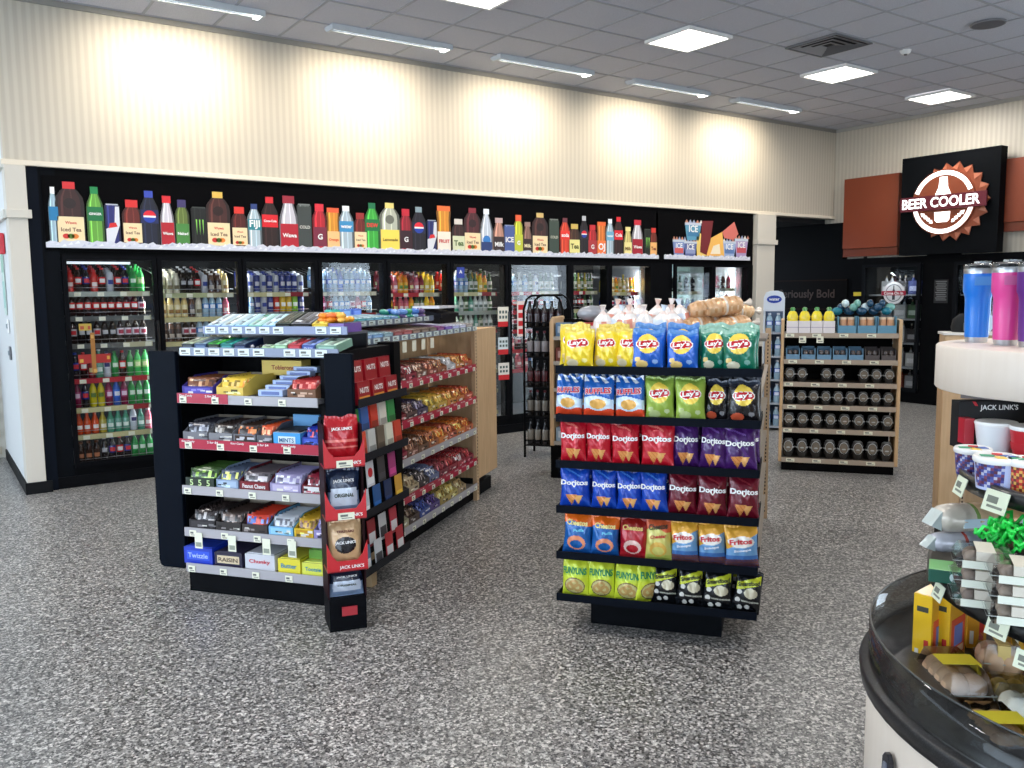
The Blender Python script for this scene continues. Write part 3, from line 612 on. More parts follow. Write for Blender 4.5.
PB = [(50, 60, 187, 'bottle', (176, 206, 222), (30, 120, 170), WHT), (57, 86, 182, 'jug', TEA, CL, (206, 40, 44), None, WHT, 'fruit', 'big iced tea jug with red cap'), (88, 105, 187, 'bottle', (116, 186, 70), (20, 110, 60), (20, 130, 70), 'GINGER', WHT), (106, 121, 204, 'can', (40, 46, 120), None, (190, 192, 200), None, WHT, 'bull'),
 (123, 143, 200, 'juice', (112, 34, 26), CL, (206, 40, 40), None, WHT, 'fruit'), (141, 160, 191, 'bottle', (20, 26, 50), (24, 34, 84), (50, 70, 170), None, WHT, 'globe'), (161, 175, 196, 'milk', (232, 226, 236), (176, 30, 44), (206, 34, 44), 'Wawa', WHT), (176, 190, 200, 'juice', (110, 130, 60), (70, 130, 60), (60, 50, 100), 'Naked', WHT),
 (192, 208, 207, 'can', (18, 22, 20), None, (60, 64, 62), None, WHT, 'claw'), (207, 231, 192, 'jug', (76, 34, 30), CL, (214, 176, 80), None, WHT, 'fruit'), (232, 248, 207, 'juice', (90, 26, 20), CL, (214, 50, 40), None, WHT, 'fruit'), (248, 262, 204, 'bottle', (200, 220, 230), (40, 130, 140), (40, 60, 120), 'FIJI', WHT),
 (262, 279, 197, 'bottle', (44, 18, 16), (214, 24, 36), (214, 34, 44), 'Coca-Cola', WHT), (280, 299, 196, 'milk', (230, 226, 236), (176, 26, 44), (150, 30, 50), 'Wawa', WHT), (298, 312, 204, 'can', (96, 104, 100), (60, 66, 64), (120, 124, 122), 'COLD', (200, 200, 190)), (313, 327, 204, 'juice', (206, 36, 50), (120, 36, 60), (214, 44, 60), 'G', WHT),
 (327, 340, 208, 'carafe', (244, 160, 50), (240, 190, 130), (226, 90, 50), 'Orange', (220, 80, 40)), (339, 354, 206, 'bottle', (196, 214, 226), (60, 140, 190), (230, 234, 238), 'water', WHT), (354, 367, 213, 'juice', (120, 36, 30), CL, (150, 40, 40), None, WHT, 'fruit'), (365, 380, 203, 'bottle', (70, 190, 70), (20, 110, 60), (20, 110, 70), 'DEW', (230, 60, 60)),
 (380, 400, 203, 'jug', (206, 210, 190), (244, 214, 90), (226, 206, 120), 'Lemonade', (120, 100, 40)), (400, 412, 209, 'juice', (160, 26, 44), (50, 20, 30), (190, 30, 50), 'G', WHT), (412, 426, 207, 'bottle', (26, 22, 36), (24, 30, 60), (130, 150, 160), None, WHT, 'globe'), (427, 437, 220, 'can', (36, 44, 110), None, (150, 156, 170), None, WHT, 'bull'),
 (437, 451, 206, 'carafe', (246, 160, 50), (236, 226, 210), (236, 110, 50), 'FRUIT', (200, 50, 50)), (452, 465, 219, 'juice', (60, 26, 24), (214, 216, 180), (214, 206, 196), 'Tea', (90, 110, 60)), (464, 481, 208, 'jug', (84, 30, 36), CL, (130, 30, 46), None, WHT, 'fruit'), (480, 493, 209, 'slim', (222, 230, 244), None, (230, 236, 246), None, WHT, 'splash'),
 (493, 505, 218, 'milk', (206, 150, 130), (50, 34, 34), (190, 160, 160), 'Milk', WHT), (504, 515, 225, 'can', (90, 110, 170), (70, 90, 150), (130, 140, 170), 'ICE', WHT), (514, 523, 215, 'juice', (214, 220, 60), (190, 196, 60), (226, 90, 50), 'G', WHT), (523, 532, 222, 'milk', (150, 110, 96), (50, 34, 30), (150, 120, 110), 'Milk', CRM),
 (532, 548, 213, 'jug', (70, 36, 32), CL, (206, 176, 110), None, WHT, 'fruit'), (549, 559, 219, 'can', (70, 80, 70), (56, 70, 60), (120, 124, 120), 'COLD', (190, 190, 170)), (560, 570, 218, 'bottle', (240, 70, 40), (226, 50, 40), (110, 50, 60), 'soda', WHT), (569, 580, 224, 'juice', (70, 40, 24), (230, 220, 140), (206, 176, 90), 'Tea', (90, 90, 40)),
 (580, 588, 216, 'bottle', (30, 20, 26), (40, 36, 50), (190, 190, 196), None, WHT, 'globe'), (588, 597, 225, 'juice', (190, 36, 40), (170, 50, 56), (200, 40, 50), 'G', WHT), (597, 606, 222, 'carafe', (240, 130, 50), (236, 120, 60), (226, 100, 40), 'OJ', WHT), (606, 614, 219, 'bottle', (190, 210, 224), (110, 170, 200), (230, 234, 240), 'water', WHT),
 (614, 623, 217, 'bottle', (44, 16, 16), (214, 26, 40), (206, 30, 40), 'Cola', WHT), (624, 632, 227, 'milk', (226, 206, 130), (236, 222, 150), (230, 214, 140), 'Milk', (110, 80, 40)), (632, 643, 220, 'milk', (230, 226, 234), (160, 26, 44), (190, 30, 50), 'Wawa', WHT), (644, 651, 229, 'can', (20, 28, 20), None, (60, 66, 60), None, WHT, 'claw'), (650, 657, 228, 'juice', (120, 40, 24), (236, 180, 110), (206, 50, 40), 'Tea', (120, 40, 30))]
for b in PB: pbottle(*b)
tag(banner, 'long black banner printed with drink bottles standing on ice above the cooler doors', 'banner')
# smaller dessert banner above the two right doors
banner2 = empty('dessert_banner', T(0, Y0-.002, 0)); bm = banner; banner = banner2
MB().box(8.10, 10.05, -.012, 0, 2.07, 2.70, (4, 4, 6)).build('banner_panel', 'deep_black', banner2)
ice(8.24, 9.97, banner2)
def pcup(px0, px1, pyt, pyb, c1, c2):
    x0, _ = ray_y(px0, 235, WY); x1, _ = ray_y(px1, 235, WY); _, zt = ray_y(px0, pyt, WY); _, zb = ray_y(px0, pyb, WY); cx = (x0+x1)/2; w = (x1-x0)/2; h = zt-zb
    mb = MB().prism([(cx-w*.72, zb), (cx+w*.72, zb), (cx+w, zt-h*.2), (cx-w, zt-h*.2)], -.020, -.013, c1).box(cx-w, cx+w, -.0215, -.013, zt-h*.24, zt-h*.12, (190, 200, 214))
    mb.box(cx-w*.7, cx+w*.7, -.0225, -.0201, zb+h*.2, zb+h*.46, c2)
    for k in range(5): mb.prism([(cx-w+k*w*.45, zt-h*.12), (cx-w+k*w*.45+w*.4, zt-h*.12), (cx-w+k*w*.45+w*.2, zt+.01)], -.019, -.014, random.choice([(150, 160, 190), (190, 130, 110), (220, 214, 206)]))
    mb.text('ICE', w*1.1, WHT, T(cx, -.024, zb+h*.58)); mb.build('printed_cup', 'emissive_print', banner2)
pcup(673, 685, 237, 257, (120, 140, 190), (206, 90, 90)); pcup(684, 697, 239, 257, (90, 100, 150), (140, 150, 190)); pcup(685, 701, 220, 240, (90, 150, 180), (60, 120, 160))
pcup(723, 736, 239, 257, (150, 170, 206), (90, 120, 170)); pcup(735, 748, 236, 257, (170, 150, 190), (190, 80, 90))
def poly(pts, c, y=-.02, nm='printed_treat'):
    o = [ray_y(px, py, WY) for px, py in pts]; MB().prism(o[::-1], y, y+.006, c).build(nm, 'emissive_print', banner2)
poly([(696, 230), (706, 238), (711, 256), (697, 256)], (230, 200, 110)); poly([(702, 221), (713, 221), (708, 256), (700, 252)], (110, 30, 36), -.023); poly([(711, 238), (722, 232), (724, 256), (706, 256)], (236, 180, 90), -.024)
poly([(722, 232), (734, 222), (738, 234), (733, 240), (724, 238)], (206, 110, 100), -.025); poly([(713, 246), (719, 244), (720, 254), (710, 254)], (240, 226, 200), -.027)
tag(banner2, 'small black banner printed with ice cream cups and treats above the right doors', 'banner')
# ------------------------------------------------------------------ free-standing racks: shared pieces
AN = math.radians(-52.6)
def ray_v(FM, px, py, v):        # where a sight line meets the upright plane y = v of a rack's own frame; returns (u, z)
    d = CF+CR*((px-512)/FPX)-CU*((py-384)/FPX); I = FM.inverted(); o = I @ Vector((0, 0, CAMZ)); dd = I.to_3x3() @ d
    t = (v-o.y)/dd.y; return o.x+dd.x*t, o.z+dd.z*t
def pegpost(mb, x0, x1, y0, y1, z0, z1, col=(196, 164, 128), face='front'):
    mb.box(x0, x1, y0, y1, z0, z1, col); z = z0+.05
    while z < z1-.03:
        if face == 'front': mb.box((x0+x1)/2-.004, (x0+x1)/2+.004, y0-.0012, y0, z, z+.014, (30, 24, 20))
        else: mb.box(x1, x1+.0012, (y0+y1)/2-.004, (y0+y1)/2+.004, z, z+.014, (30, 24, 20))
        z += .027
    return mb
def tags(par, xs, y, z, w=.045, h=.036, M=None, col=TAG):
    for x in xs:
        m = MB().box(x-w/2, x+w/2, y-.002, y, z-h/2, z+h/2, col, M).box(x-w*.36, x+w*.1, y-.0025, y-.002, z-h*.05, z+h*.25, (110, 110, 104), M).box(x-w*.3, x+w*.36, y-.0025, y-.002, z-h*.32, z-h*.2, (120, 120, 112), M)
        m.build('price_tag', 'print', par)
# ---- cartons and sweets
CT = {}
def carton(w, d, h, hf, col, front=None, txt=None, tcol=WHT):
    k = (w, d, h, hf, col, front, txt)
    if k in CT: return CT[k]
    mb = MB(); t = .003; inn = (150, 138, 122)
    mb.box(0, w, 0, d, 0, t, inn); mb.box(0, w, d-t, d, t, h, inn); mb.box(0, w, 0, t, t, hf, col, fc={'back': inn})
    for x in (0, w-t):
        mb.add([(x, t, t), (x, d-t, t), (x, d-t, h), (x, d*.35, h), (x, t, hf), (x+t, t, t), (x+t, d-t, t), (x+t, d-t, h), (x+t, d*.35, h), (x+t, t, hf)],
               [(0, 1, 2, 3, 4), (9, 8, 7, 6, 5), (0, 4, 9, 5), (4, 3, 8, 9), (3, 2, 7, 8), (0, 5, 6, 1), (1, 6, 7, 2)], col)
    if front: mb.box(w*.08, w*.92, -.0008, 0, hf*.2, hf*.85, front)
    rs = random.Random(sum(col)+int(w*999)); 
    for q in range(5 if not txt else 0):
        a = rs.uniform(.06, .8)*w; b = rs.uniform(.15, .6)*hf; mb.box(a, a+rs.uniform(.02, .05), -.0014, -.0008, b, b+rs.uniform(.006, .014), rs.choice([tuple(min(255, c+90) for c in col), tuple(int(c*.4) for c in col), (230, 226, 216)]))
    o = mb.build('candy_carton', 'card')
    if txt: MB().text(txt, w*.78, tcol, T(w/2, -.0018, hf*.5), height=min(hf*.45, .03)).build('lettering', 'print', o)
    CT[k] = Proto(o); return CT[k]
BR = {}
def bar(w, h, col, stripe):
    k = (round(w, 3), round(h, 3), col, stripe)
    if k in BR: return BR[k]
    a = w/2
    def fn(u, v):
        x = -a+w*u; z = h*v; e = min(1, 4*min(u, 1-u)); return Vector((x, -.011*(e**.5)*math.sin(PI*v)**.6-.0008, z))
    def fb(u, v): p = fn(1-u, v); return Vector((p.x, -p.y, p.z))
    rs = random.Random(sum(col)+int(w*1000)); cells = {(i, j): rs.choice([col, col, stripe, tuple(int(c*.6) for c in col), tuple(min(255, c+60) for c in stripe)]) for i in range(9) for j in range(4)}
    art = lambda u, v: tuple(int(c*.75) for c in col) if u < .06 or u > .94 else (cells[(int(u*9), int(v*4))] if .2 < v < .85 else col)
    o = MB().grid(fn, 18, 8, art).grid(fb, 8, 4, art).build('candy_bar', 'foil')
    BR[k] = Proto(o); return BR[k]
def stock(FM, x, z, w, d, h, hf, col, front, txt, bcol, bstr, where, what, y=0, tcol=WHT, bh=None, group='candy cartons'):
    M0 = FM @ T(x, y, z)
    if col is not None: carton(w, d, h, hf, col, front, txt, tcol).put(M0, 'open %s carton of sweets, %s' % (what, where), 'carton', group)
    if bcol is None: return
    n = max(2, int(d/.045)); bh = bh or h*.9
    P = bar(w-.012, bh, bcol, bstr)
    for i in range(n):
        P.put(M0 @ T(w/2, .022+(d-.06)*i/n, .006) @ RX(-.28+random.uniform(-.04, .04)), 'candy bar in the %s carton, %s' % (what, where), 'candy bar', 'candy bars in the %s carton %s' % (what, where))
# ------------------------------------------------------------------ candy gondola on the left
G1 = T(1.19, 4.937, 0) @ RZ(AN)
gon = empty('candy_gondola', G1)
mb = MB(); mb.box(.0, .876, -.03, .46, 0, .115, (12, 13, 16)); mb.box(.15, .82, .46, 2.86, 0, .105, (12, 13, 16)); mb.build('base', 'satin_black', gon)
mb = MB(); mb.box(-.05, .93, .40, .43, .115, 1.36, (12, 12, 14)); mb.build('end_back_panel', 'satin_black', gon)
mb = MB(); mb.box(.42, .45, .43, 2.40, .105, 1.40, (188, 160, 128)); mb.build('spine_panel', 'beige_laminate', gon)
for x0, x1 in ((-.215, -.03), (.905, 1.07)):
    o = [(x0+.03, .12), (x1-.01, .12), (x1, .14), (x1, 1.37), (x0, 1.37), (x0, .16), (x0+.01, .13)]
    mb = MB().prism(o, -.02, .012, NAVY); mb.box(x1-.012 if x0 < 0 else x0, x1 if x0 < 0 else x0+.012, .012, .40, .13, 1.36, (10, 11, 13)); mb.build('wing_panel', 'satin_black', gon, bevel=.006)
LZ = [1.113, .857, .597, .355, .148]
LR = [1, 1, 0, 0, 0]
def candy_lip(sh, x0, x1, y, z, red, M=None, rx=None):
    mb = MB().box(x0, x1, y-.004, y+.004, z-.028, z+.022, LIP, M)
    if red: mb.box(x0, rx or x1, y-.007, y-.004, z-.026, z+.028, (176, 22, 56), M)
    mb.build('price_strip', 'gloss', sh)
    if red:
        k = 0; x = x0+.06
        while x < (rx or x1)-.06:
            MB().text('King Candy' if k % 2 == 0 else '2 for $4', .085 if k % 2 == 0 else .07, WHT, (M or Matrix.Identity(4)) @ T(x, y-.008, z+.014), height=.014).build('lettering', 'print', sh); x += .16; k += 1
for i, z in enumerate(LZ):
    sh = MB().box(0, .88, -.045, .40, z-.012, z+.012, (96, 96, 100)).build('shelf', 'plastic', gon)
    candy_lip(sh, .0, .88, -.05, z, LR[i], rx=(.33 if i == 0 else None))
    tags(sh, [(.04+.21*k+.02*(i % 2)) for k in range(5) if .04+.21*k < .86], -.057, z-.008)
for x, z in ((.10, .30), (.32, .30), (.54, .30), (.70, .30)):
    MB().box(x-.025, x+.025, -.064, -.062, z-.035, z+.055, TAG).box(x-.018, x+.018, -.0645, -.064, z-.025, z+.0, (150, 156, 140)).build('hanging_tag', 'print', gon)
# side shelves
SM = G1 @ T(.87, 0, 0) @ RZ(PI/2)          # x' runs back along the aisle, y' into the shelf
LS = T(.87, 0, 0) @ RZ(PI/2)
SZ = [1.088, .832, .582, .335, .13]
for i, z in enumerate(SZ):
    sh = MB().box(.72, 2.36, .0, .42, z-.012, z+.010, (120, 116, 112), LS).build('shelf', 'plastic', gon)
    candy_lip(sh, .72, 2.36, -.004, z, i in (0, 1, 3), LS)
    tags(sh, [.78+.17*k for k in range(10)], -.011, z-.012, .05, .03, LS)
mb = MB(); mb.box(.86, 1.0, .63, .715, .11, 1.39, (12, 12, 14)); mb.build('corner_post', 'satin_black', gon)
mb = MB(); pegpost(mb, .835, .868, 2.375, 2.43, 0, 1.40, face='right'); mb.build('upright', 'matte', gon)
mb = MB(); mb.box(.18, .866, 2.432, 2.90, .17, 1.385, BEI); mb.build('end_panel', 'beige_laminate', gon, bevel=.004)
mb = MB(); mb.box(.86, .98, .02, .62, .2, 1.375, (14, 14, 17)); mb.build('side_display_panel', 'satin_black', gon)
MB().box(.93, .985, .30, .36, 0, .2, (186, 158, 120)).build('foot', 'matte', gon)
KZ = [1.085, .785, .475, .155]
LK = T(.98, 0, 0) @ RZ(PI/2)
for z in KZ: MB().box(.02, .62, -.10, 0, z-.006, z+.004, DK, LK).box(.02, .62, -.103, -.10, z-.006, z+.04, (40, 40, 44), LK).build('side_tray', 'satin_black', gon)
# top tiers for gum and mints
MB().box(-.02, .93, -.0, .42, 1.352, 1.368, (90, 92, 98)).box(.10, .93, .10, .44, 1.455, 1.47, (90, 92, 98)).box(.10, .93, .42, .44, 1.368, 1.455, (30, 30, 34)).build('top_board', 'plastic', gon)
t1 = MB().box(0, .99, -.014, -.004, 1.345, 1.392, (120, 132, 156)).build('price_strip', 'gloss', gon); tags(t1, [.035+.095*k for k in range(10) if k != 6], -.0145, 1.368, .07, .038, None, (226, 236, 232))
t1 = MB().box(.08, .99, .088, .098, 1.462, 1.505, (120, 132, 166)).build('price_strip', 'gloss', gon); tags(t1, [.13+.088*k for k in range(10) if k not in (6, 7)], .0875, 1.483, .065, .036, None, (226, 236, 240))
MB().box(.44, 2.36, -.01, .42, 1.385, 1.398, (90, 92, 98), LS).box(.50, 1.76, .10, .42, 1.475, 1.49, (90, 92, 98), LS).box(.50, 1.76, .38, .40, 1.398, 1.475, (30, 30, 34), LS).build('top_board', 'plastic', gon)
t1 = MB().box(.44, 2.36, -.02, -.01, 1.378, 1.415, (100, 112, 128), LS).build('price_strip', 'gloss', gon); tags(t1, [.50+.13*k for k in range(15)], -.0205, 1.397, .085, .03, LS, (206, 218, 214))
t1 = MB().box(.50, 1.76, .09, .10, 1.48, 1.515, (90, 100, 116), LS).build('price_strip', 'gloss', gon); tags(t1, [.55+.12*k for k in range(10)], .0895, 1.497, .08, .028, LS, (190, 200, 196))
for k in range(7): MB().box(.56+.15*k-.03, .56+.15*k+.03, -.024, -.022, 1.30, 1.37, (226, 222, 200), LS).build('hanging_tag', 'print', gon)
tag(gon, 'black and beige candy gondola with sloping shelves, its end facing the camera', 'shelf unit')
# gum and mint boxes on the two top tiers
def gum(FM, x, y, z, w, d, h, side, top, where, txt=None, tilt=.14, cat='gum box'):
    tilt = {.16: .30, .15: .17}.get(tilt, tilt); z += .0012
    mb = MB().box(0, w, 0, d, 0, h, side, None, {'top': top})
    n = max(2, int(w/.02))
    for k in range(n): mb.box(w*k/n+.002, w*(k+1)/n-.003, .012, d-.012, h, h+.0035, tuple(min(255, int(c*(.62 if k % 3 == 1 else 1.06 if k % 3 else .88)+6)) for c in top))
    mb.box(w*.12, w*.88, -.001, 0, h*.2, h*.8, tuple(min(255, c+50) for c in side))
    rs = random.Random(int(x*1000)+sum(top)); h_ = h+.0036
    for q in range(4):
        a = rs.uniform(.05, .7)*w; b = rs.uniform(.03, .8)*d; mb.box(a, a+rs.uniform(.15, .3)*w, b, b+rs.uniform(.06, .2)*d, h_, h_+.0006, rs.choice([side, tuple(min(255, c+40) for c in top), (236, 240, 240), tuple(int(c*.5) for c in side)]))
    o = mb.build('gum_box', 'gloss', None, FM @ T(x, y, z) @ RX(tilt) @ RZ(rs.uniform(-.03, .03)))
    if txt: MB().text(txt, w*.7, WHT, T(w/2, -.0022, h*.5), height=h*.4).build('lettering', 'print', o)
    tag(o, where, cat, 'gum and mint boxes on the candy gondola'); return o
E1 = [((40, 46, 56), (150, 168, 140), 'dark grey and green'), ((60, 84, 120), (120, 146, 160), 'blue-grey'), ((30, 40, 30), (60, 170, 60), 'bright green'), ((30, 110, 110), (40, 150, 140), 'teal'), ((20, 34, 70), (70, 90, 110), 'navy'),
      None, ((150, 190, 150), (186, 216, 176), 'low pale green'), ((150, 190, 150), (200, 226, 206), 'mint white'), ((176, 40, 50), (190, 70, 76), 'red'), ((60, 80, 150), (150, 170, 226), 'lavender blue'), ((120, 160, 140), (196, 220, 200), 'large pale mint')]
x = .0
for i, e in enumerate(E1):
    w = .075 if i < 10 else .12
    if e: gum(G1, x+.004, .004, 1.368, w, .17 if i != 6 else .08, .042 if i != 6 else .025, e[0], e[1], '%s gum box on the lower top tier, %s from left, gondola end' % (e[2], ORD[i if i < 5 else i-1]), 'Orbit' if i == 9 else None, .15)
    x += w+.010
mb = MB()
for k in range(26): mb.ball((.0+random.uniform(0, .09), random.uniform(0, .12), .012+.008*(k % 3)), .013, random.choice([(30, 30, 34), (210, 210, 214), (120, 120, 126)]), 7, 5, None, (1, 1, .7))
tag(mb.build('loose_mints', 'gloss', None, G1 @ T(.42, .03, 1.368)), 'dark and white mint tins heaped in the gap of the lower top tier', 'mints', None, 'stuff')
E2 = [((60, 130, 200), (206, 226, 236), 'light blue'), ((110, 160, 200), (210, 232, 236), 'pale blue'), ((90, 170, 214), (190, 226, 240), 'sky blue'), ((60, 170, 140), (190, 232, 226), 'aqua green'), ((70, 160, 210), (196, 228, 240), 'aqua blue'),
      ((14, 20, 20), (40, 60, 50), 'black and green'), ((16, 16, 20), (110, 112, 120), 'black'), ((226, 190, 60), (236, 210, 90), 'yellow')]
x = .11
for i, e in enumerate(E2):
    w = [.085, .08, .08, .08, .08, .09, .12, .09][i]
    gum(G1, x, .10, 1.47, w, .2, .04 if i < 5 else .05, e[0], e[1], '%s gum box on the highest tier, %s from left on the gondola end' % (e[2], ORD[i]), None, .16); x += w+.008
bowl = MB().box(0, .17, 0, .2, 0, .05, (110, 80, 160), None, {'top': (60, 50, 70)}).build('candy_tray', 'gloss', None, G1 @ T(.795, .10, 1.471)); tag(bowl, 'purple tray heaped with orange candy packs at the gondola corner', 'tray')
for k in range(14):
    o = MB().ball((0, 0, 0), .03, random.choice([(240, 140, 30), (246, 170, 50), (226, 110, 40), (250, 190, 80)]), 8, 5, None, (1.2, .8, .55)).build('candy_pack', 'foil', None, G1 @ T(.795+.03+.055*(k % 3), .13+.05*((k//3) % 3), 1.54+.022*(k//9)) @ RZ(k)); tag(o, 'orange wrapped candy pack heaped in the purple tray', 'candy pack', 'orange candy packs in the purple tray')
# boxes along the aisle side of the tiers
S1 = [((120, 150, 190), (190, 214, 226)), ((100, 140, 180), (176, 206, 220)), ((110, 140, 150), (170, 196, 200)), ((130, 60, 60), (160, 110, 104)), ((150, 70, 70), (170, 100, 96)), ((110, 84, 70), (140, 112, 96)), ((100, 84, 72), (136, 116, 100)),
      ((90, 80, 70), (120, 104, 92)), ((120, 50, 110), (150, 70, 140)), ((90, 60, 150), (190, 180, 214)), ((160, 160, 200), (226, 226, 236)), ((180, 180, 200), (232, 232, 236)), ((150, 140, 130), (206, 196, 186))]
for i, e in enumerate(S1): gum(SM, .48+.142*i, .0, 1.399, .132, .30, .034, e[0], e[1], 'flat gum box lying %s from the near corner on the lower aisle tier' % ORD[i], None, .05)
S2 = [((40, 150, 140), (120, 206, 200)), ((60, 150, 160), (190, 228, 232)), ((80, 150, 170), (200, 232, 236)), ((80, 150, 180), (196, 230, 238)), ((90, 160, 180), (190, 226, 234)), ((90, 130, 180), (180, 214, 236))]
for i, e in enumerate(S2): gum(SM, .52+.115*i, .11, 1.491, .105, .26, .034, e[0], e[1], 'cyan-topped mint box lying %s from the near corner on the highest aisle tier' % ORD[i], None, .05)
for i, c in enumerate([(60, 200, 180), (110, 150, 220), (90, 120, 210)]): gum(SM, .74+.14*i, .34, 1.526, .11, .05, .05, c, tuple(min(255, k+30) for k in c), '%s standing box at the back of the highest aisle tier' % ['turquoise', 'periwinkle', 'deep blue'][i], None, 0)
for k in range(22):
    c = random.choice([(60, 110, 190), (110, 150, 210), (40, 140, 120), (60, 160, 110), (90, 70, 120), (160, 190, 220), (30, 90, 170)])
    o = MB().ball((0, 0, 0), .045, c, 9, 6, None, (1, .75, .5)).build('candy_bag', 'foil', None, SM @ T(1.25+.1*(k % 5), .15+.085*((k//5) % 3), 1.515+.035*(k//15)) @ RZ(k*1.3) @ RX(.3)); tag(o, 'blue or green candy bag heaped on the highest aisle tier', 'candy bag', 'candy bags heaped on the gondola top')
gy = MB().box(0, .3, 0, .25, 0, .075, (120, 122, 128), None, {'top': (140, 140, 146)}).build('grey_carton', 'card', None, SM @ T(.42, .46, 1.471)); tag(gy, 'plain grey carton behind the orange candy tray on the gondola top', 'carton')
kk = empty('display_box', SM @ T(1.98, .12, 1.40))
MB().box(0, .36, 0, .26, 0, .03, (30, 30, 34)).add([(0, 0, .09), (.36, 0, .09), (.36, .26, .13), (0, .26, .13), (0, 0, .12), (.36, 0, .12), (.36, .26, .16), (0, .26, .16)], [(3, 2, 1, 0), (4, 5, 6, 7), (0, 1, 5, 4), (1, 2, 6, 5), (2, 3, 7, 6), (3, 0, 4, 7)], (20, 20, 24)).box(.01, .35, .02, .25, .03, .12, (24, 22, 24)).build('body', 'satin_black', kk)
for a in (0, 1): MB().box(.01+.175*a, .17+.175*a, .02, .24, .16, .178, (206, 206, 210)).build('pale_lid', 'gloss', kk)
tag(kk, 'black display box with two pale lids at the far end of the gondola top', 'display box')
# end cap stock
def cap_row(z, items, row):
    for it in items:
        x, w, col, front, txt, bc, bs, what = it[:8]; tc = it[8] if len(it) > 8 else WHT
        stock(G1, x, z+.013, w, .32, .105, .052, col, front, txt, bc, bs, '%s shelf of the gondola end' % row, what, -.035, tc)
cap_row(LZ[0], [(.02, .20, (60, 50, 140), (90, 80, 180), None, (120, 70, 44), (170, 120, 80), 'purple-fronted'), (.245, .17, (226, 196, 90), None, None, (240, 200, 70), (246, 150, 60), 'yellow'), (.69, .17, (120, 84, 60), None, None, (176, 50, 50), (214, 90, 80), 'brown')], 'top')
tb = empty('chocolate_box', G1 @ T(.34, .26, LZ[0]+.105)); MB().box(0, .26, 0, .1, 0, .085, (236, 206, 110), None, {'top': (226, 190, 90)}).build('box', 'card', tb); MB().text('Toblerone', .15, (150, 50, 40), T(.14, -.002, .045)).build('lettering', 'print', tb)
tag(tb, 'tall yellow chocolate box standing at the back of the end top shelf', 'chocolate box')
for k in range(6): q = MB().box(0, .15, 0, .055, 0, .034, (170, 190, 226), None, {'top': (226, 232, 240)}).box(.02, .13, -.001, 0, .008, .026, (90, 110, 170)).build('candy_pack', 'gloss', None, G1 @ T(.50+.012*k, -.02+.052*k, LZ[0]+.02+.021*k)); tag(q, 'blue-white boxed sweet in the stepped stack beside the yellow carton, %s from the front' % ORD[k], 'candy pack', 'stepped blue-white packs')
cap_row(LZ[1], [(.01, .16, (120, 120, 126), None, None, (50, 48, 58), (150, 150, 160), 'left grey'), (.18, .15, (130, 130, 134), None, None, (56, 44, 40), (150, 140, 130), 'middle grey'), (.34, .14, (110, 110, 116), (60, 40, 30), None, (60, 44, 36), (230, 110, 50), 'orange-striped grey'), (.49, .09, (90, 90, 96), None, None, (226, 90, 50), (240, 160, 110), 'narrow grey'), (.77, .10, (30, 50, 150), (60, 90, 200), None, (40, 60, 170), (220, 60, 60), 'dark blue')], 'second')
bl = empty('mint_carton', G1 @ T(.59, -.03, LZ[1]+.013)); MB().box(0, .165, 0, .22, 0, .07, (70, 160, 226), None, {'top': (206, 216, 226)}).box(0, .165, .2, .22, .07, .14, (110, 170, 220)).box(.02, .145, .02, .19, .07, .078, (60, 60, 66)).box(.03, .135, -.001, 0, .012, .05, (226, 240, 246)).build('carton', 'card', bl); MB().text('MINTS', .09, (60, 110, 150), T(.082, -.003, .03)).build('lettering', 'print', bl)
tag(bl, 'bright blue and white carton on the second shelf of the gondola end', 'carton')
cap_row(LZ[2], [(.01, .20, None, None, None, (60, 90, 40), (150, 190, 70), 'green five gum'), (.215, .14, (140, 160, 190), (170, 190, 214), None, (80, 90, 110), (214, 214, 90), 'pale blue'), (.365, .185, (110, 24, 34), (130, 24, 36), 'Peanut Chews', (90, 80, 84), (160, 150, 150), 'maroon peanut chew'), (.56, .19, (150, 140, 180), (190, 180, 210), None, (150, 140, 180), (210, 204, 220), 'lilac'), (.76, .11, (120, 26, 40), (226, 226, 226), None, (140, 30, 50), (220, 210, 214), 'narrow maroon')], 'third')
fv = MB().text('5', .035, (226, 240, 226), T(0, 0, 0)).build('five_lettering', 'print', None, G1 @ T(.10, -.055, LZ[2]+.05)); bpy.data.objects.remove(fv)
fg = empty('five_gum_box', G1 @ T(.02, -.046, LZ[2]+.013)); MB().box(0, .185, 0, .012, 0, .055, (26, 40, 26)).build('front', 'gloss', fg)
for k in range(3): MB().text('5', .022, (200, 226, 160), T(.04+.055*k, -.002, .028), height=.035).build('numeral', 'print', fg)
tag(fg, 'dark green gum display front printed with fives on the end third shelf', 'gum box')
cap_row(LZ[3], [(.02, .17, (40, 36, 38), (60, 56, 58), None, (50, 40, 38), (130, 120, 116), 'leftmost dark'), (.2, .16, (50, 44, 42), None, None, (60, 46, 40), (120, 100, 90), 'second dark'), (.37, .16, (60, 50, 46), None, None, (206, 60, 40), (60, 90, 170), 'red and blue filled'), (.54, .15, (120, 180, 220), (150, 206, 236), None, (196, 200, 206), (110, 110, 120), 'light blue'), (.70, .115, (226, 190, 40), (200, 150, 30), None, (206, 160, 40), (110, 60, 30), 'golden yellow'), (.82, .06, (150, 140, 190), None, None, (160, 150, 190), (90, 80, 140), 'slim lilac')], 'fourth')
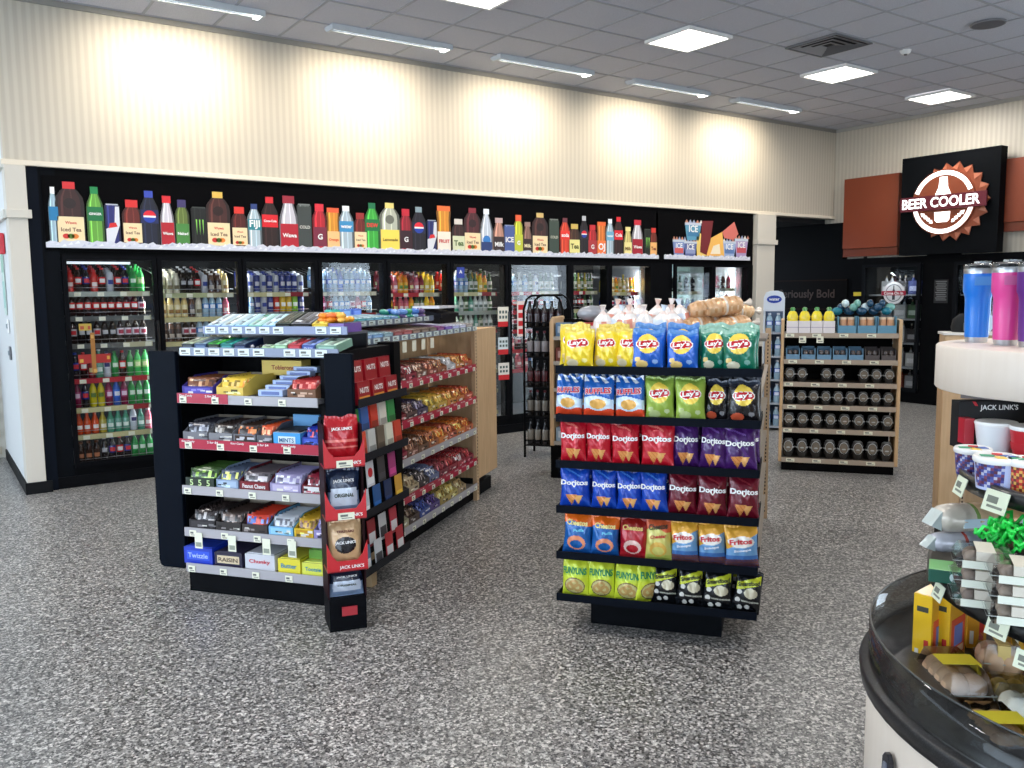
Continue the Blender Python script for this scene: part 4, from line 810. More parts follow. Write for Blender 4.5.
def cbox(x, w, d, h, col, txt, tcol, lab, front=None, y=-.03):
    o = empty('candy_box', G1 @ T(x, y, LZ[4]+.013)); m = MB().box(0, w, 0, d, 0, h, col, None, {'top': tuple(int(c*.9) for c in col)})
    if front: m.box(w*.1, w*.9, -.001, 0, h*.25, h*.8, front)
    m.box(.01, w-.01, .01, d-.01, h, h+.004, tuple(min(255, c+25) for c in col)); m.build('box', 'gloss', o, bevel=.003)
    if txt: MB().text(txt, w*.7, tcol, T(w/2, -.0028, h*.52), height=h*.3).build('lettering', 'print', o)
    tag(o, lab, 'candy box', 'candy boxes on the lowest end shelf')
cbox(-.03, .19, .25, .095, (30, 60, 190), 'Twizzle', (180, 200, 246), 'shiny blue candy box at the left end of the lowest shelf', (50, 90, 220)); cbox(.175, .18, .25, .08, (40, 34, 60), 'RAISIN', (90, 70, 60), 'dark candy box with tan label on the lowest shelf', (226, 206, 170))
cbox(.375, .19, .24, .09, (214, 214, 220), 'Chunky', (206, 40, 60), 'white candy box with red lettering on the lowest shelf'); cbox(.585, .14, .24, .08, (236, 220, 60), 'Butter', (60, 140, 180), 'yellow candy box on the lowest shelf beside the white one'); cbox(.735, .14, .24, .07, (226, 230, 90), 'Tootsie', (50, 140, 170), 'lime yellow candy box at the right end of the lowest shelf'); cbox(.745, .12, .18, .05, (110, 170, 60), None, WHT, 'green candy box lying on the lime yellow box', None, .03)
bpy.context.view_layer.update()
for o in COL.objects:
    if o.get('label') == 'green candy box lying on the lime yellow box': o.location.z += .075
# aisle side stock
PAL = [[((150, 120, 40), (206, 170, 90), 'yellow-brown'), ((130, 30, 30), (206, 150, 130), 'dark red'), ((150, 30, 44), (226, 220, 214), 'red and white'), ((130, 80, 60), (190, 150, 120), 'tan'), ((140, 60, 40), (200, 110, 70), 'rust'), ((160, 90, 50), (220, 150, 80), 'light brown'), ((214, 214, 216), (190, 190, 196), 'white'), ((214, 130, 50), (240, 180, 90), 'orange'), ((206, 80, 40), (240, 150, 60), 'red-orange')],
       [((206, 210, 216), (190, 40, 50), 'white and red'), ((130, 30, 34), (170, 60, 60), 'maroon'), ((90, 60, 56), (140, 110, 100), 'brown-grey'), ((70, 60, 90), (130, 120, 150), 'slate'), ((206, 170, 50), (240, 210, 90), 'yellow'), ((230, 180, 60), (246, 220, 120), 'golden'), ((226, 140, 50), (246, 190, 90), 'amber'), ((214, 110, 40), (236, 160, 70), 'orange'), ((196, 70, 40), (226, 130, 60), 'red-orange')],
       [((50, 50, 110), (110, 60, 90), 'dark blue'), ((150, 30, 50), (190, 120, 150), 'crimson'), ((120, 70, 50), (160, 110, 80), 'brown'), ((110, 70, 44), (150, 100, 60), 'cocoa'), ((170, 90, 50), (214, 140, 70), 'copper'), ((226, 120, 40), (246, 170, 70), 'orange'), ((190, 80, 50), (220, 130, 80), 'rust'), ((230, 120, 40), (250, 190, 80), 'bright orange'), ((200, 90, 40), (236, 150, 60), 'burnt orange')],
       [((190, 170, 120), (226, 214, 170), 'cream'), ((60, 44, 36), (110, 90, 70), 'dark brown'), ((200, 180, 140), (120, 90, 60), 'tan'), ((50, 44, 46), (140, 130, 130), 'black'), ((110, 120, 160), (200, 206, 226), 'blue-white'), ((130, 40, 50), (170, 80, 90), 'maroon'), ((150, 30, 40), (200, 80, 80), 'red'), ((170, 40, 50), (226, 200, 200), 'red and white'), ((150, 30, 44), (200, 60, 70), 'scarlet')],
       [((110, 40, 60), (150, 90, 110), 'plum'), ((200, 190, 150), (226, 220, 190), 'cream'), ((80, 60, 50), (120, 100, 80), 'brown'), ((60, 80, 160), (110, 130, 200), 'blue'), ((90, 70, 140), (150, 130, 190), 'purple'), ((190, 160, 80), (226, 200, 120), 'mustard'), ((206, 180, 90), (236, 214, 130), 'yellow'), ((180, 150, 100), (214, 190, 140), 'tan')]]
for r, row in enumerate(PAL):
    for i, (c, s, wd) in enumerate(row):
        w = .165; x = .74+i*.178
        cc = tuple(int(k*.75+30) for k in c)
        stock(SM, x, SZ[r]+.012, w, .30, .10, .05, cc, None, None, c, s, '%s from near end on %s aisle shelf' % (ORD[i], ['top', 'second', 'third', 'fourth', 'lowest'][r]), wd, .01, bh=.095, group='candy cartons along the aisle side of the gondola')
# side display packs
KM = G1 @ T(.98, 0, 0) @ RZ(PI/2)
def flat(FM, x, y, z, w, h, t, col, lab, cat, nm, band=None, txt=None, tc=WHT, tilt=.08, mat='gloss', grp=None, dot=None):
    m = MB().box(-w/2, w/2, 0, t, 0, h, col)
    if band: m.box(-w*.42, w*.42, -.0008, 0, h*band[0], h*band[1], band[2])
    if dot: m.prism([(w*.3*math.cos(k*PI/6), h*.55+w*.3*math.sin(k*PI/6)) for k in range(12)], -.0014, 0, dot)
    o = m.build(nm, mat, None, FM @ T(x, y, z) @ RX(-tilt))
    if txt: MB().text(txt, w*.7, tc, T(0, -.0022, h*.62), bold=.03).build('lettering', 'print', o)
    tag(o, lab, cat, grp); return o
for rr in range(2):
    for k in range(3):
        flat(KM, .12+.17*k, -.09+.045*rr, KZ[0]+.005+(.11 if rr else 0), .14, .12, .04, (150, 20, 32), 'dark red nut pack, %s from left in the %s row of the side display' % (ORD[k], 'upper' if rr else 'lower'), 'snack pack', 'snack_pack', (.05, .35, (226, 150, 60)) if not rr else None, 'NUTS', (240, 230, 226), grp='dark red packs on the side display')
CB = [(40, 140, 60), (60, 100, 170), (210, 60, 40), (230, 224, 210), (60, 150, 80), (214, 80, 50), (206, 206, 200), (110, 96, 80), (226, 222, 200), (206, 70, 50)]
NB = ['green', 'blue', 'red-orange', 'white', 'leaf green', 'vermilion', 'grey-white', 'brown', 'cream', 'tomato red']
for k in range(10):
    rr = 0 if k > 4 else 1; kk_ = k % 5
    flat(KM, .09+.11*kk_, -.09+.04*rr, KZ[1]+.005+(.12 if rr else 0), .085, .15, .02, CB[k], '%s pouch, %s from left in the %s pocket row of the side display' % (NB[k], ORD[kk_], 'back' if rr else 'front'), 'pouch', 'snack_pouch', (.12, .4, tuple(int(c*.7) for c in CB[k])), grp='small pouches on the side display')
CC = [((206, 214, 220), 'silver'), ((40, 90, 150), 'blue'), ((30, 50, 90), 'navy'), ((214, 160, 60), 'golden'), ((50, 60, 70), 'slate'), ((226, 226, 230), 'white round-logo'), ((60, 60, 64), 'charcoal'), ((170, 60, 120), 'magenta')]
for k, (c, wd) in enumerate(CC):
    rr = 0 if k < 4 else 1; kk_ = k % 4
    flat(KM, .10+.14*kk_, -.09+.04*rr, KZ[2]+.005+(.13 if rr else 0), .09, .14, .004, c, '%s gift card, %s from left in the %s row of the card display' % (wd, ORD[kk_], 'back' if rr else 'front'), 'gift card', 'gift_card', (.1, .35, tuple(min(255, int(q*1.3)) for q in c)), grp='gift cards on the side display', dot=(206, 24, 40) if k == 5 else None)
CD = [((90, 120, 150), 'steel blue'), ((206, 210, 214), 'white'), ((190, 40, 50), 'red'), ((176, 30, 44), 'crimson'), ((226, 226, 226), 'bright white'), ((150, 30, 40), 'dark red'), ((206, 206, 206), 'grey-white'), ((180, 40, 60), 'rose red')]
for k, (c, wd) in enumerate(CD):
    rr = 0 if k < 4 else 1; kk_ = k % 4
    flat(KM, .10+.14*kk_, -.09+.04*rr, KZ[3]+.005+(.11 if rr else 0), .09, .15, .004, c, '%s gift card, %s from left in the lowest %s row of the side display' % (wd, ORD[kk_], 'back' if rr else 'front'), 'gift card', 'gift_card', (.1, .5, (60, 60, 66) if sum(c) > 450 else (226, 226, 226)), grp='gift cards in the lowest side tray')
# ------------------------------------------------------------------ bags
def bag_fn(w, h, t, seed, lean=0):
    rr = random.Random(seed); ph = [rr.uniform(0, 6.28) for _ in range(6)]
    def f(u, v):
        e = max(0, 1-abs(2*u-1)**2.6)**.55; q = max(0, math.sin(PI*min(1, max(0, (v-.05)/.88))))**.55 if .05 < v < .93 else 0
        wr = .13*math.sin(9*u+ph[0]+3*v)*math.sin(7*v+ph[1])+.07*math.sin(21*u+8*v+ph[4])*math.sin(13*v+ph[5])+.12*math.sin(17*v+ph[2]+5*u)*(1-q)
        nar = 1-.07*math.sin(PI*v)-.03*math.sin(5*v+ph[3])
        return (u-.5)*w*nar, -(t/2)*(e*q*(1+wr))-.0012-.003*abs(math.sin(24*u))*(1-q if v > .9 or v < .08 else 0)
    return f
def make_bag(name, w, h, t, art, seed=1, letters=(), nu=44, nv=56, mat='foil'):
    f = bag_fn(w, h, t, seed)
    rz_ = random.Random(seed+5); p1, p2 = rz_.uniform(0, 6), rz_.uniform(0, 6)
    def zz(u, v): return h*v+(.005*math.sin(7*u+p1)+.003*math.sin(15*u+p2))*max(0, v-.6)/.4
    def front(u, v): x, y = f(u, v); return Vector((x*(1-.07*max(0, v-.82)/.18), y, zz(u, v)))
    def back(u, v): x, y = f(1-u, v); return Vector((x*(1-.07*max(0, v-.82)/.18), -y, zz(1-u, v)))
    o = MB().grid(front, nu, nv, art).grid(back, nu, 14, lambda u, v: art(.03, v)).build(name, mat)
    def surf(x, z): return f(min(.99, max(.01, x/w+.5)), min(.99, max(.01, z/h)))[1]-.0035
    for li, (s, cx, cz, wd, hh, col, sl) in enumerate(letters):
        vs, fs, x0, x1, y0, y1 = text_mesh(s, .075 if (s == 'RUFFLES' and li == 0) else .035); m = MB(); k = wd*w/(x1-x0); kz = hh*h/(y1-y0); out = []
        for v in vs:
            x = (v.x-(x0+x1)/2)*k; z = (v.y-(y0+y1)/2)*kz+sl*x; X = x+cx*w; Z = z+cz*h; out.append((X, surf(X, Z)-.0012*li, Z))
        m.add(out, fs, col); m.build('lettering', 'print', o)
    return o
def el(u, v, cu, cv, ru, rv): return ((u-cu)/ru)**2+((v-cv)/rv)**2 < 1
def mixc(a, b, t): return tuple(int(a[i]*(1-t)+b[i]*t) for i in range(3))
def lays(base, top=None, food=(236, 200, 120), food2=(236, 200, 120)):
    def a(u, v):
        if el(u, v, .5, .62, .34, .12) and abs((v-.62)-.10*(u-.5)) < .088: return (196, 24, 36)
        if el(u, v, .5, .62, .37, .14) and abs((v-.62)-.10*(u-.5)) < .1: return (250, 244, 236)
        if el(u, v, .5, .63, .32, .24): return (248, 214, 84)
        if el(u, v, .32, .14, .2, .09): return food
        if el(u, v, .18, .25, .1, .06): return food2
        if v > .9: return top or mixc(base, (255, 255, 255), .25)
        if v > .84 and top: return mixc(base, top, .5)
        if el(u, v, .75, .2, .1, .05): return mixc(base, (255, 255, 255), .5)
        return base
    return a
def doritos(base, accent):
    def tri(u, v, cu, cv, s): return v > cv-s*.9 and v < cv+s and abs(u-cu) < (v-(cv-s*.9))*.75
    def a(u, v):
        if tri(u, v, .4, .2, .14) : return (226, 150, 80) if (u*23+v*31) % 3 > .5 else (196, 104, 50)
        if tri(u, v, .62, .2, .12): return (236, 176, 104)
        if abs((v-.52)-.9*abs(u-.5)) < .018 and abs(u-.5) < .13: return (240, 236, 226)
        if abs((v-.88)+.3*(u-.4)) < .02 and u < .7: return accent
        if v > .95 or v < .03: return mixc(base, (20, 10, 10), .35)
        return base if (u+v) % .5 > .12 else mixc(base, accent, .28)
    return a
def ruffles(u, v):
    if v < .2+.03*math.sin(u*9): return (226, 74, 40)
    if el(u, v, .5, .34, .28, .12): return (234, 178, 90)
    if v < .48+.05*math.sin(u*4): return (206, 226, 240)
    if v > .86 and (u*3+v*4) % 1 > .55: return (226, 232, 240)
    return (30, 96, 180)
def cheetos(top, mid, bot, puff):
    def a(u, v):
        if v > .72+.05*math.sin(u*5): return top
        if el(u, v, .5, .28, .33, .17) and not el(u, v, .5, .24, .22, .1): return puff
        if v < .15: return bot
        return mid
    return a
def fritos(u, v):
    if v > .56+.35*(u-.5) + (.05): return (240, 176, 60)
    if el(u, v, .48, .6, .42, .12): return (244, 238, 226)
    if v < .22: return (120, 70, 50) if (u*11+v*17) % 1 > .4 else (40, 60, 110)
    return (110, 160, 206) if v > .3 else (60, 110, 176)
def fritos2(u, v):
    if el(u, v, .48, .62, .42, .11): return (246, 240, 230)
    return fritos(u, v)
def funyuns(u, v):
    for cu, cv in ((.35, .26), (.62, .24), (.5, .34)):
        if el(u, v, cu, cv, .17, .11) and not el(u, v, cu, cv, .07, .045): return (196, 160, 96)
    if el(u, v, .5, .28, .38, .22): return (130, 110, 70) if not el(u, v, .5, .28, .35, .19) else (206, 196, 130)
    if .5 < v < .8 and .06 < u < .94 and (u*9) % 1 > .1: return (206, 224, 60) if abs(v-.65) > .12 else (190, 216, 60)
    return (206, 220, 56)
def smart(u, v):
    if abs((v-.72)-.22*(u-.5)) < .095 and .06 < u < .94: return (206, 214, 50)
    if el(u, v, .62, .5, .25, .12): return (214, 206, 176)
    for cu, cv in ((.2, .5), (.18, .3), (.55, .16), (.3, .12)):
        if el(u, v, cu, cv, .09, .055): return (224, 222, 214)
    return (18, 20, 24)
BAGS = {}
LY = [("Lay's", 0, .62, .52, .14, (250, 248, 244), .1)]
def bagkind(k):
    if k in BAGS: return BAGS[k]
    w, h, t = .158, .205, .07
    D = lambda: [('Doritos', 0, .63, .86, .12, (246, 246, 246), 0)]
    spec = {
     'yellow': (lays((238, 206, 30), (226, 200, 90), (226, 210, 170)), LY), 'blue': (lays((24, 92, 190), (90, 140, 200)), LY), 'green': (lays((10, 110, 84), (150, 190, 170), (226, 220, 190)), LY),
     'lime': (lays((158, 186, 76), (140, 170, 70), (190, 206, 140), (190, 206, 140)), LY), 'black': (lays((26, 24, 28), (60, 66, 80), (206, 90, 60), (60, 60, 60)), LY),
     'ruffles': (ruffles, [('RUFFLES', 0, .65, .84, .16, (240, 236, 240), .05), ('RUFFLES', 0, .65, .80, .13, (206, 26, 50), .05)]),
     'dred': (doritos((190, 20, 40), (236, 120, 110)), D()), 'dpur': (doritos((66, 26, 96), (120, 80, 160)), D()), 'dblue': (doritos((20, 66, 176), (70, 130, 220)), D()), 'dmar': (doritos((104, 14, 34), (150, 50, 60)), D()),
     'cpuff': (cheetos((240, 110, 30), (26, 96, 170), (24, 80, 150), (236, 150, 110)), [('Cheetos', 0, .75, .7, .13, (246, 230, 150), 0), ('Puffs', .08, .58, .35, .07, (110, 200, 230), .1)]),
     'cflam': (cheetos((150, 30, 24), (176, 20, 36), (190, 40, 50), (236, 200, 190)), [('Cheetos', 0, .75, .7, .12, (236, 206, 120), 0)]),
     'cjal': (cheetos((220, 100, 60), (214, 206, 110), (190, 200, 90), (226, 180, 80)), [('Cheetos', 0, .8, .7, .13, (60, 50, 30), .1), ('Cheddar', .02, .58, .6, .08, (190, 40, 40), .12)]),
     'fritos': (fritos2, [('Fritos', -.02, .62, .66, .12, (206, 30, 44), .06), ('Scoops', .02, .42, .5, .07, (236, 240, 246), .12)]),
     'funyuns': (funyuns, [('FUNYUNS', 0, .67, .84, .17, (20, 130, 80), 0)]),
     'smart': (smart, [('Smartfood', 0, .72, .74, .1, (30, 34, 26), .2), ('WHITE CHEDDAR', .12, .3, .62, .04, (206, 206, 190), 0)]),
    }[k]
    o = make_bag('chip_bag', w, h, t, spec[0], hash_(k), spec[1]); BAGS[k] = Proto(o); return BAGS[k]
def hash_(s): return sum(ord(c)*(i+3) for i, c in enumerate(s))
# ------------------------------------------------------------------ chip rack
C1 = T(2.697, 3.193, 0) @ RZ(AN)
rack = empty('chip_rack', C1)
MB().box(.0, .645, 0, .42, 0, .15, (12, 14, 18)).build('base', 'satin_black', rack)
MB().box(-.12, .80, .255, .285, .15, 1.40, (16, 17, 20)).build('back_panel', 'satin_black', rack)
CZ = [1.292, 1.058, .832, .608, .378, .165]
for z in CZ: MB().box(-.14, .812, -.15, .255, z, z+.010, (10, 12, 16)).box(-.14, .812, -.156, -.15, z-.004, z+.034, (12, 17, 26)).box(-.14, -.134, -.15, .2, z, z+.03, (10, 14, 20)).box(.806, .812, -.15, .2, z, z+.03, (10, 14, 20)).build('shelf', 'satin_black', rack)
mb = MB(); pegpost(mb, .775, .815, 2.30, 2.34, 0, 1.40, (176, 150, 120)); mb.build('upright', 'matte', rack)
MB().box(.30, .40, .30, 2.3, .1, 1.36, BEI).box(.0, .72, .29, 2.3, 0, .12, DK).build('spine', 'beige_laminate', rack)
for z in (.16, .40, .64, .88, 1.12): MB().box(.40, .80, .30, 2.3, z, z+.02, (150, 140, 128)).box(-.1, .30, .30, 2.3, z, z+.02, (150, 140, 128)).build('side_shelf', 'plastic', rack)
MB().box(-.12, .82, .255, .78, 1.425, 1.44, (120, 110, 100)).build('top_board', 'plastic', rack)
tag(rack, 'black six-shelf rack filled with chip bags in the middle of the floor', 'shelf unit')
ROWC = [
 (0, 330, [(563, 594, 'yellow', 'bright yellow potato chip bag', 0, 0), (592, 619, 'yellow', 'shaded yellow potato chip bag', .1, .03), (613, 640, 'yellow', 'tilted yellow potato chip bag', .18, .02), (631, 665, 'blue', 'blue potato chip bag', 0, .0), (666, 700, 'blue', 'bright blue potato chip bag', 0, 0), (700, 728, 'green', 'dark green potato chip bag', 0, .03), (723, 758, 'green', 'teal green potato chip bag', 0, 0)]),
 (1, 400, [(555, 583, 'ruffles', 'blue, white and orange ridged chip bag', 0, .02), (583, 615, 'ruffles', 'blue, white and orange ridged chip bag', 0, 0), (615, 646, 'ruffles', 'blue, white and orange ridged chip bag', 0, 0), (645, 676, 'lime', 'lime green potato chip bag', 0, .01), (675, 707, 'lime', 'lime green potato chip bag', .0, 0), (704, 729, 'black', 'black potato chip bag', .0, .03), (727, 761, 'black', 'black potato chip bag with orange food picture', .0, 0)]),
 (2, 445, [(561, 587, 'dred', 'red tortilla chip bag', 0, 0), (586, 613, 'dred', 'red tortilla chip bag', 0, .01), (612, 640, 'dred', 'red tortilla chip bag', 0, 0), (641, 675, 'dred', 'wide red tortilla chip bag', -.04, 0), (672, 700, 'dpur', 'purple tortilla chip bag', .02, .02), (699, 727, 'dpur', 'purple tortilla chip bag', 0, .01), (725, 758, 'dpur', 'purple tortilla chip bag', -.04, 0)]),
 (3, 490, [(560, 591, 'dblue', 'bright blue tortilla chip bag', 0, 0), (591, 618, 'dblue', 'bright blue tortilla chip bag', .03, 0), (617, 644, 'dblue', 'bright blue tortilla chip bag', -.06, 0), (641, 669, 'dblue', 'bright blue tortilla chip bag', -.1, 0), (667, 698, 'dmar', 'maroon tortilla chip bag', 0, .01), (697, 728, 'dmar', 'maroon tortilla chip bag', .04, 0), (727, 760, 'dmar', 'maroon tortilla chip bag', 0, 0)]),
 (4, 540, [(562, 592, 'cpuff', 'orange and blue cheese puff bag', 0, 0), (590, 619, 'cpuff', 'orange and blue cheese puff bag', .05, 0), (619, 648, 'cflam', 'deep red cheese snack bag', -.03, .01), (645, 673, 'cjal', 'red and lime cheese snack bag', -.05, 0), (671, 700, 'fritos', 'orange and blue corn chip bag', -.05, 0), (698, 728, 'fritos', 'orange and blue corn chip bag', -.05, 0), (726, 760, 'fritos', 'orange and blue corn chip bag', -.06, 0)]),
 (5, 585, [(562, 590, 'funyuns', 'lime yellow onion ring bag', 0, 0), (588, 616, 'funyuns', 'lime yellow onion ring bag', 0, 0), (614, 643, 'funyuns', 'lime yellow onion ring bag', 0, 0), (640, 656, 'funyuns', 'lime yellow onion ring bag turned sideways', .12, .02), (652, 678, 'smart', 'black popcorn bag', 0, .02), (676, 704, 'smart', 'black popcorn bag', .03, 0), (702, 732, 'smart', 'black popcorn bag', .05, 0), (730, 760, 'smart', 'crumpled black popcorn bag', .16, 0)]),
]
RW = ['top', 'second', 'third', 'fourth', 'fifth', 'lowest']
for r, py, row in ROWC:
    for i, (a, b, k, wd, tw, dy) in enumerate(row):
        v = -.11+dy; u0, _ = ray_v(C1, a, py, v); u1, _ = ray_v(C1, b, py, v); w = u1-u0
        hs = {0: .97, 1: 1.0, 2: 1.07, 3: 1.03, 4: 1.03, 5: .98}[r]
        rq = random.Random(r*10+i); w *= rq.uniform(.93, .99); hs *= rq.uniform(.94, 1.0)
        M = C1 @ T((u0+u1)/2, v-.008*rq.random(), CZ[r]+.016) @ RZ(rq.uniform(-.12, .12)) @ RY(tw*.6+rq.uniform(-.035, .035)) @ RZ(0 if 'sideways' not in wd else .6) @ RX(-.10-.05*(r == 0)) @ Matrix.Diagonal((w/.158*1.03 if 'sideways' not in wd else .9, 1.0, hs, 1))
        bagkind(k).put(M, '%s, %s from left, %s chip rack shelf' % (wd, ORD[i], RW[r]), 'chip bag', 'chip bags on the black chip rack')
# beige shelf unit further back, mostly hidden behind the chip rack
ub, zb_ = ray_v(C1, 549.5, 318, 3.2); BM = C1 @ T(ub, 3.2, 0)
bu = empty('beige_shelf_unit', BM)
MB().box(0, .9, .02, .4, 0, .30, (8, 8, 10)).build('base', 'satin_black', bu)
MB().prism([(0, .30), (.035, .30), (.035, zb_), (.025, zb_+.01), (.01, zb_-.01), (0, zb_-.04)], 0, .4, (196, 166, 130)).build('side_panel', 'beige_laminate', bu)
MB().box(.865, .9, 0, .4, .3, zb_, (196, 166, 130)).build('side_panel', 'beige_laminate', bu); MB().box(.035, .865, .37, .39, .3, zb_-.02, (14, 13, 13)).build('back_panel', 'satin_black', bu)
for i_, z_ in enumerate((.34, .58, .82, 1.06, 1.28)):
    MB().box(.035, .865, 0, .37, z_-.015, z_, (120, 112, 104)).box(.035, .865, -.006, 0, z_-.03, z_+.002, (176, 170, 160)).build('shelf', 'plastic', bu)
    for j_ in range(5):
        c_ = [(150, 170, 186), (214, 206, 190), (60, 60, 70), (120, 60, 50), (90, 120, 150)][(i_+j_) % 5]; n2 = ['blue-grey', 'cream', 'charcoal', 'rust', 'steel blue'][(i_+j_) % 5]
        q = MB().box(0, .13, 0, .1, 0, .12, c_).box(.02, .11, -.001, 0, .03, .09, mixc(c_, (255, 255, 255), .5)).build('small_box', 'card', None, BM @ T(.05+.16*j_, .02, z_+.002)); tag(q, '%s box, %s from left, %s shelf of the half-hidden beige unit' % (n2, ORD[j_], ['lowest', 'second lowest', 'middle', 'fourth', 'top'][i_]), 'box', 'boxes on the half-hidden beige unit')
tag(bu, 'beige shelf unit half hidden behind the left edge of the chip rack', 'shelf unit')
# second rank on the top shelf and a filler rank below
for i, (a, b, k, wd) in enumerate([(558, 590, 'yellow', 'yellow'), (598, 628, 'yellow', 'yellow'), (636, 664, 'blue', 'blue'), (668, 698, 'blue', 'blue'), (700, 728, 'green', 'green'), (728, 757, 'green', 'green')]):
    v = .02; u0, _ = ray_v(C1, a, 330, v); u1, _ = ray_v(C1, b, 330, v)
    bagkind(k).put(C1 @ T((u0+u1)/2, v+.01, CZ[0]+.012) @ RX(-.1) @ Matrix.Diagonal((1, 1, 1.06, 1)), '%s chip bag half hidden in back rank of top shelf, %s from left' % (wd, ORD[i]), 'chip bag', 'back rank chip bags')
for r, ks in ((1, ['ruffles', 'ruffles', 'ruffles', 'lime', 'lime', 'black', 'black']), (2, ['dred']*4+['dpur']*3), (3, ['dblue']*4+['dmar']*3), (4, ['cpuff', 'cpuff', 'cflam', 'cjal', 'fritos', 'fritos', 'fritos']), (5, ['funyuns']*3+['smart']*4)):
    for i, k in enumerate(ks):
        bagkind(k).put(C1 @ T(-.07+.135*i, .08, CZ[r]+.016) @ RX(-.06) @ Matrix.Diagonal((.85, 1, .95, 1)), 'chip bag in second rank, %s from left on the %s chip shelf' % (ORD[i], RW[r]), 'chip bag', 'second rank chip bags')
# bread and buns on top of the chip gondola
def loaf(M, l, w, h, col, lab, grp, film=(226, 214, 200)):
    o = MB().grid(lambda u, v: Vector((l*(u-.5)*(1 if .04 < u < .96 else .8), w*.5*math.cos(2*PI*v)*max(.03, 1-abs(2*u-1)**5)**.6*(1+.05*math.sin(u*30)), h*.5+h*.5*math.sin(2*PI*v)*max(.03, 1-abs(2*u-1)**5)**.6*(1+.04*math.sin(u*26)))), 18, 12, lambda u, v: film if u > .93 or (.42 < u < .5) else mixc(col, (250, 230, 200), .25+.25*math.sin(u*40)*math.sin(v*20)), None, True).build('bread_loaf', 'foil', None, M)
    MB().lathe([(.012, 0, film), (.006, .02, film), (.022, .05, film)], 8, T(l*.5-.005, 0, h*.5) @ RY(PI/2)).build('bag_tie', 'foil', o)
    tag(o, lab, 'bread', grp); return o
for k, (px_, dz_, rz_) in enumerate(((704, 0, .5), (720, 0, .35), (737, 0, .6), (712, .085, .3), (728, .10, .55))):
    u, _ = ray_v(C1, px_-4, 318, .42)
    loaf(C1 @ T(u, .42+.03*(k % 2), 1.445+dz_) @ RZ(rz_) @ RY(-.12), .22, .12, .10, (196, 144, 96), 'tan bagged bread loaf, %s from left in the row behind the green chips' % ORD[k], 'bread loaves on the chip rack')
for k in range(2):
    u, _ = ray_v(C1, 710+20*k, 306, .45)
    loaf(C1 @ T(u+.03, .58, 1.52) @ RZ(.5+.2*k), .20, .11, .09, (214, 166, 114), 'tan bagged loaf lying %s on the bread row' % ('left' if k == 0 else 'right'), 'bread loaves on the chip rack')
for k in range(12):
    row = k % 2; u, _ = ray_v(C1, 603+14*(k//2)+7*row, 318, .3)
    c = [(236, 222, 216), (226, 190, 176), (214, 226, 240)][k % 3]
    def fbun(u_, v_, c=c): return Vector((0, 0, 0))
    o = MB().lathe([(.045, 0, c), (.052, .03, c), (.045, .07, (240, 236, 232)), (.02, .095, (236, 216, 206)), (.006, .11, c), (.016, .135, (240, 236, 236))], 12, None, True, 0, lambda a, z: (226, 150, 130) if math.sin(a*4+k) > .75 and z < .08 else None).build('bun_bag', 'foil', None, C1 @ T(u, .32+.11*row, 1.445+.03*row) @ RZ(k) @ RX(.15) @ Matrix.Diagonal((1.15, 1.15, 1.2, 1)))
    tag(o, 'twisted white and pink bun bag, %s from left in the %s row behind the chips' % (ORD[k//2], 'back' if row else 'front'), 'bun bag', 'bun bags on the chip rack')
u, _ = ray_v(C1, 583, 315, .45)
o = MB().ball((0, 0, .055), .072, (150, 150, 154), 14, 8, None, (1.25, .8, .62)).build('grey_bag', 'foil', None, C1 @ T(u+.02, .60, 1.50)); tag(o, 'rounded grey bag at the left back of the chip rack top', 'bag')
o = MB().box(-.06, .06, -.04, .04, 0, .062, (176, 34, 38), None, {'top': (200, 60, 56)}).box(-.045, .045, -.041, -.04, .015, .045, (226, 210, 200)).build('red_box', 'card', None, C1 @ T(u+.03, .60, 1.442)); tag(o, 'small red box under the grey bag on the chip rack', 'box')
# ------------------------------------------------------------------ jerky tower
JM = T(1.66, 3.84, 0) @ RZ(math.radians(-15))
jt = empty('jerky_tower', JM)
MB().box(-.092, .092, 0, .20, 0, .17, (12, 13, 17)).box(-.09, .09, .10, .20, .17, 1.06, (14, 14, 18)).box(-.095, -.088, .0, .20, .17, 1.04, (40, 20, 24)).box(.088, .095, 0, .20, .17, 1.04, (40, 20, 24)).build('tower_body', 'satin_black', jt)
JZ = [.835, .575, .315, .09]
for i, z in enumerate(JZ):
    if i < 3: MB().prism([(-.1, 0), (.1, 0), (.1, .15), (.075, .085), (.05, .055), (-.05, .055), (-.075, .085), (-.1, .15)], -.035, -.028, (196, 22, 34), T(0, 0, z)).box(-.1, .1, -.035, .1, z, z+.006, (150, 20, 30)).build('red_tray', 'gloss', jt)
    if i < 3: q = MB().text("JACK LINK'S", .12, WHT, T(.02, -.0375, z+.022)).build('lettering', 'print', jt)
    if i < 2: tags(jt, [0], -.037, z+.02, .08, .035)
MB().box(-.035, .04, -.036, -.03, .09, .135, (170, 40, 50)).build('red_sticker', 'gloss', jt)
jk = {0: ((176, 22, 34), (150, 16, 30), None), 1: ((30, 44, 70), (196, 206, 220), (220, 220, 170)), 2: ((214, 176, 130), (26, 24, 30), (60, 40, 30)), 3: ((26, 34, 54), (190, 200, 216), (220, 220, 170))}
jl = ['red jerky bag in the topmost tray of the jerky tower', 'blue and white jerky bag in the second tray of the jerky tower', 'tan and black jerky bag in the third tray of the jerky tower', 'blue and white jerky bag at the bottom of the jerky tower']
